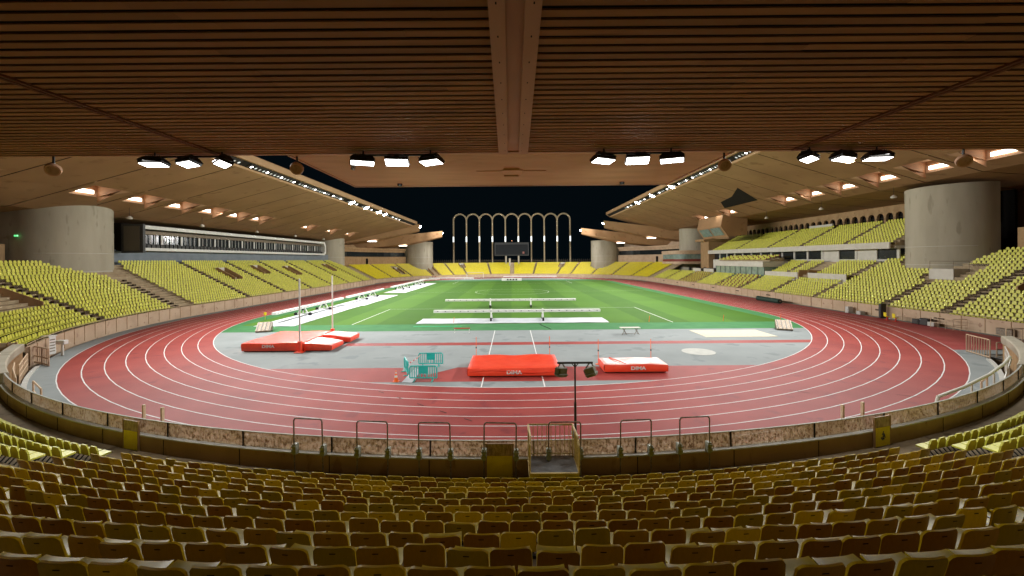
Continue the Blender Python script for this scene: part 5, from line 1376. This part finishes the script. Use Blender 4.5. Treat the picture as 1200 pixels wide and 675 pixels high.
# bench, hurdle, small items on the apron
bn = empty('bench_table', (12.45,44.3,0), 'small pale table on folding legs at the apron edge', 'table')
b = MB(); b.bbox(11.4,13.5,44.0,44.7,.68,.74,.015); b.build('top', M['offwhite'], bn)
b = MB()
for x_ in (11.8,13.1):
    b.path([(x_-.25,44.1,0),(x_+.1,44.1,.68)],.025,6); b.path([(x_+.25,44.6,0),(x_-.1,44.6,.68)],.025,6); b.path([(x_+.25,44.1,0),(x_-.1,44.1,.68)],.025,6)
b.path([(11.6,44.1,.15),(13.3,44.1,.15)],.02,6); b.build('leg', M['steel'], bn)
hd = empty('hurdle', (-5.6,46.3,0), 'low hurdle with red top bar before the left half of the pitch', 'hurdle')
b = MB(); b.bbox(-6.5,-4.7,46.28,46.32,.42,.52,.006); b.build('top_bar', M['red'], hd)
b = MB(); b.path([(-6.4,45.9,.02),(-6.4,46.3,.02),(-6.4,46.3,.45)],.025,6); b.path([(-4.8,45.9,.02),(-4.8,46.3,.02),(-4.8,46.3,.45)],.025,6); b.build('leg', M['white'], hd)
for loc, rz, lb in (((-28.6,48.2,0),R(20),'tan wooden wedge box at the left edge of the turf border'),((30.2,46.6,0),R(-25),'tan wooden wedge box at the right edge of the turf border')):
    o = empty('wooden_wedge', loc, lb, 'wedge', 'tan wooden wedges by the turf border', rz)
    b = MB(); b.add([(x_,y_,z_) for x_ in (-.75,.75) for y_,z_ in ((-.9,.05),(-.9,.2),(.5,1.0),(.7,.95),(.7,.05))], [(0,1,2,3,4),(9,8,7,6,5),(0,5,6,1),(1,6,7,2),(2,7,8,3),(3,8,9,4),(4,9,5,0)]); q = b.build('body', M['steel']); q.parent = o
    b = MB(); 
    for k in range(4): b.bar((-.6+.4*k,-.85,.26),(-.6+.4*k,.46,1.0),.06,.04)
    q = b.build('slat', M['dark']); q.parent = o
for x_, y_, lb in ((17.3,53,'thin orange corner stick at the right of the near goal line'),(26.9,53.4,'thin orange stick farthest right on the near pitch edge'),(-7.5,53.2,'thin orange stick by the left end of the floor panel'),(34.6,54,'thin orange stick at the right turf corner')):
    b = MB(); b.tube((0,0,0),(.08,0,.75),.03,6); q = b.build('marker_stick', M['cone']); q.location = (x_,y_,0); tag(q, lb, 'marker', 'orange marker sticks round the pitch')
b = MB(); b.tube((0,0,0),(0,0,.9),.03,6); b.bbox(-.15,.15,-.12,.12,.6,1.0,.04); q = b.build('yellow_marker', M['yellow_panel']); q.location = (-34.3,58,0); tag(q, 'small yellow marker post by the left white rig', 'marker')
b = MB(); b.box(-12,-6.2,50.4,50.7,.006,.03); tag(b.build('green_strip', mat('bright_green_strip', (.03,.42,.16), rough=.7)), 'bright green strip lying on the turf border', 'strip')
cbk = MB(); cbk.path([(3.4,52.3,.03),(3.5,51.0,.03),(4.2,48.6,.03),(4.4,47.9,.03)],.03,5); tag(cbk.build('cable', M['rubber']), 'black cable trailing off the near pitch edge', 'cable')

# ------------------------------------------------------------------ pitch lighting rigs and ground panels
def rig(label, L_=22.0):
    """bar along local x; wheeled A-frame legs with axles along local y"""
    o = empty('grow_light_rig', (0,0,0), label, 'lighting rig', 'white wheeled lighting rigs on the pitch')
    b = MB(); b.bbox(-L_/2,L_/2,-.28,.28,1.08,1.42,.03); q = b.build('light_bar', M['white']); q.parent = o
    b = MB()
    for k in range(22): b.box(-L_/2+.5+k*(L_/22),-L_/2+.62+k*(L_/22),-.288,-.282,1.22,1.31)
    q = b.build('lamp_port', M['dark']); q.parent = q.parent or o
    for x_ in (-3.4,3.4):
        b = MB(); b.bar((x_,-.75,.25),(x_,-.06,1.5),.2,.13); b.bar((x_,.75,.25),(x_,.06,1.5),.2,.13); b.bar((x_,-1.05,.27),(x_,1.05,.27),.14,.14); b.bar((x_,-.35,1.1),(x_,.35,1.1),.12,.1); b.bar((x_,0,.3),(x_,0,1.2),.2,.1)
        q = b.build('leg_frame', M['white']); q.parent = o
        for y_ in (-1.05,1.05):
            b = MB(); b.tube((x_-.12,y_,.25),(x_+.12,y_,.25),.25,14); wq = b.build('wheel', M['rubber']); wq.parent = q
        b = MB(); b.bbox(x_-.12,x_+.12,-.14,.14,.75,1.0,.02); wq = b.build('control_box', M['dark']); wq.parent = q
    return reg(o)
r0 = rig('white wheeled lighting rig nearest the camera across the pitch'); place(r0, (.6,55.4,0), 0)
c = copy_tree(r0); place(c, (-.3,70.6,0), 0); c['label'] = 'white wheeled lighting rig behind the nearest one'
for yc, lb in ((65.3,'nearest'),(89.5,'second'),(118.5,'third'),(139.8,'farthest')):
    c = copy_tree(r0); place(c, (-31.0,yc,0), R(90)); c['label'] = f'white wheeled lighting rig along the left touchline, {lb} of four'
def sheet(x0_, x1_, y0_, y1_, lb, m_='tarp', z=.02):
    b = MB(); NX, NY = 6, max(8, int((y1_-y0_)/1.5)); NX = max(NX, int((x1_-x0_)/1.5))
    vs = [(x0_+(x1_-x0_)*i/NX, y0_+(y1_-y0_)*j/NY, z+.03+.02*math.sin(i*1.9+j*.8)+(.015*random.random())) for j in range(NY+1) for i in range(NX+1)]
    b.add(vs, [(j*(NX+1)+i, j*(NX+1)+i+1, (j+1)*(NX+1)+i+1, (j+1)*(NX+1)+i) for j in range(NY) for i in range(NX)])
    b.box(x0_,x1_,y0_,y1_,z-.008,z+.005)
    return tag(b.build('ground_sheet', M[m_], smooth=True), lb, 'ground sheet', 'white sheets laid on the pitch')
sheet(-12.2,12.2,52.7,57.0,'white sheet lying across the pitch under the nearest rig')
sheet(-32.0,-27.0,51.6,74.5,'long white sheet on the left touchline, nearest one')
sheet(-32.0,-26.5,75,97,'long white sheet on the left touchline, second one')
sheet(-32.0,-26.6,104,147,'long white sheet on the left touchline, farthest one')

# ------------------------------------------------------------------ far clutter
def gframe(x_, y_, lb, rz=0, s_=1):
    o = empty('football_goal', (x_,y_,0), lb, 'goal', None, rz)
    b = MB(); b.path([(-3.66*s_,0,0),(-3.66*s_,0,2.44*s_),(3.66*s_,0,2.44*s_),(3.66*s_,0,0)], .08, 8); b.path([(-3.66*s_,0,2.44*s_),(-3.66*s_,1.6,1.6*s_),(-3.66*s_,2.0,0)],.04,5); b.path([(3.66*s_,0,2.44*s_),(3.66*s_,1.6,1.6*s_),(3.66*s_,2.0,0)],.04,5)
    q = b.build('frame', M['white']); q.parent = o
gframe(-16.5,186,'white training goal in front of the far seats')
fr = MB(); fr.bbox(-4,3.6,160.5,163,.0,.9,.05); tag(fr.build('covered_rig', M['white']), 'low white covered rig behind the far goal line', 'rig')
frd = MB()
for k in range(4): frd.bbox(-2+k*1.1,-1.4+k*1.1,160.3,160.45,.2,.7,.02)
tag(frd.build('dark_wheels', M['rubber']), 'row of dark wheels at the low white rig', 'wheels')
for i, (x_, y_, L_, lb) in enumerate(((-26,178,20,'white barrier board left on the far bend'),(8,188,24,'white barrier board at the centre of the far bend'),(-44,164,10,'white barrier board on the far left bend'))):
    b = MB(); b.bbox(-L_/2,L_/2,-.1,.1,.25,.75,.02)
    for k in range(int(L_/4)+1): b.box(-L_/2+k*4,-L_/2+k*4+.1,-.3,.3,.0,.3)
    q = b.build('barrier_board', M['white']); place(q, (x_,y_,0), R(-12 if i == 0 else (50 if i == 2 else 0))); tag(q, lb, 'barrier', 'white boards on the far bend')
    if i == 2: q.location = (-33,168,0)
mr = MB(); mr.bbox(-40,-38,0,.3,.3,1.1,.05); mr.bbox(-40,-37,0,.6,0,.3,.05)
mr = MB()
for k in range(5): mr.bar((-38+k*1.0,181,.1),(-37.4+k*1.0,182,1.1),.5,.15)
tag(mr.build('maroon_equipment', mat('maroon_fabric', (.25,.02,.03), rough=.6)), 'small heap of maroon equipment on the far left bend', 'equipment')
random.seed(21)
cl = empty('parked_equipment', (42,172,0), 'cluster of white and red equipment parked in the far right corner', 'equipment')
b = MB(); b2_ = MB(); b3 = MB()
for k in range(14):
    x_ = 36+k*.95; y_ = 187-k*1.75; h = random.uniform(.8,2.0)
    (b if k % 3 else b2_).bbox(x_-.6,x_+.6,y_-.8,y_+.8,.25,h,.05); b3.tube((x_-.5,y_-.85,.25),(x_-.5,y_-.7,.25),.25,8)
b.build('white_cart', M['white'], cl); b2_.build('red_cart', M['red'], cl); b3.build('wheel', M['rubber'], cl)
tr_ = MB(); tr_.add([(32.5,192,0),(37.5,189,0),(37.5,191,0),(32.5,194,0),(35,190.6,3.2),(36.6,189.7,3.2),(36.6,191,3.2),(35,192,3.2)], [(0,1,5,4),(1,2,6,5),(2,3,7,6),(3,0,4,7),(4,5,6,7)])
tag(tr_.build('concrete_ramp', M['concrete']), 'wedge shaped concrete ramp at the foot of the far right tower', 'ramp')
ro = empty('cover_roll', (46.5,76,.45), 'dark green rolled cover beside the right straight', 'roll', rz=R(0))
b = MB(); b.tube((46.4,72.5,.42),(46.4,79,.42),.42,14); b.build('roll', M['dk_green'], ro, smooth=True)
b = MB(); b.tube((46.4,72.3,.42),(46.4,72.5,.42),.12,8); b.tube((46.4,79,.42),(46.4,79.2,.42),.12,8); b.build('spindle', M['steel'], ro)
# things by the right wall
def ychair(x_, y_, lb):
    o = empty('yellow_chair', (x_,y_,0), lb, 'chair', 'yellow chairs by the right wall', R(80))
    b = MB(); b.bbox(-.25,.25,-.25,.25,.42,.48,.02); q = b.build('seat', M['yellow_panel']); q.parent = o
    b = MB(); b.bbox(-.25,.25,.2,.26,.5,.95,.02); q = b.build('backrest', M['yellow_panel']); q.parent = o
    b = MB(); b.bar((0,0,0),(0,0,.42),.1,.1); b.box(-.25,.25,-.2,.2,0,.04); q = b.build('leg', M['red']); q.parent = o
ychair(47.4,51.7,'yellow chair by the right wall, nearer the camera'); ychair(47.4,52.9,'yellow chair by the right wall, farther from the camera')
bb = MB()
for (x_,y_,a_,h) in ((48.3,58,.35,.5),(48.3,60,.3,.9),(48.3,54.6,.2,1.9),(48.1,49.6,.45,.6),(48.1,48.6,.5,.8),(48.1,47.8,.4,.5)):
    bb = MB(); bb.bbox(x_-.35,x_+.35,y_-a_,y_+a_,.02,h,.04); bb.box(x_-.37,x_-.352,y_-a_*.7,y_+a_*.7,.1,h*.8)
    nm = {58:'low grey crate',60:'pale tall crate',54.6:'narrow dark post cabinet',49.6:'dark low trolley',48.6:'dark box trolley',47.8:'small grey crate'}[y_]
    tag(bb.build('equipment_box', M['dark'] if 'dark' in nm else M['circle']), nm + ' against the right wall near the yellow chairs', 'box', 'boxes along the right wall')
fence('wall_gate_railing', [(48.7,44.8,0),(47.3,44.9,0),(47.3,47.3,0)], 1.2, M['cream_metal'], 'cream railed enclosure against the right wall', 'railing', .6, 0, (.6,), .02, .03)
bb = MB(); bb.bbox(48.5,48.95,40.6,42.0,.15,.8,.03); tag(bb.build('wall_vent', M['steel']), 'grey vent box at the foot of the right wall', 'vent')
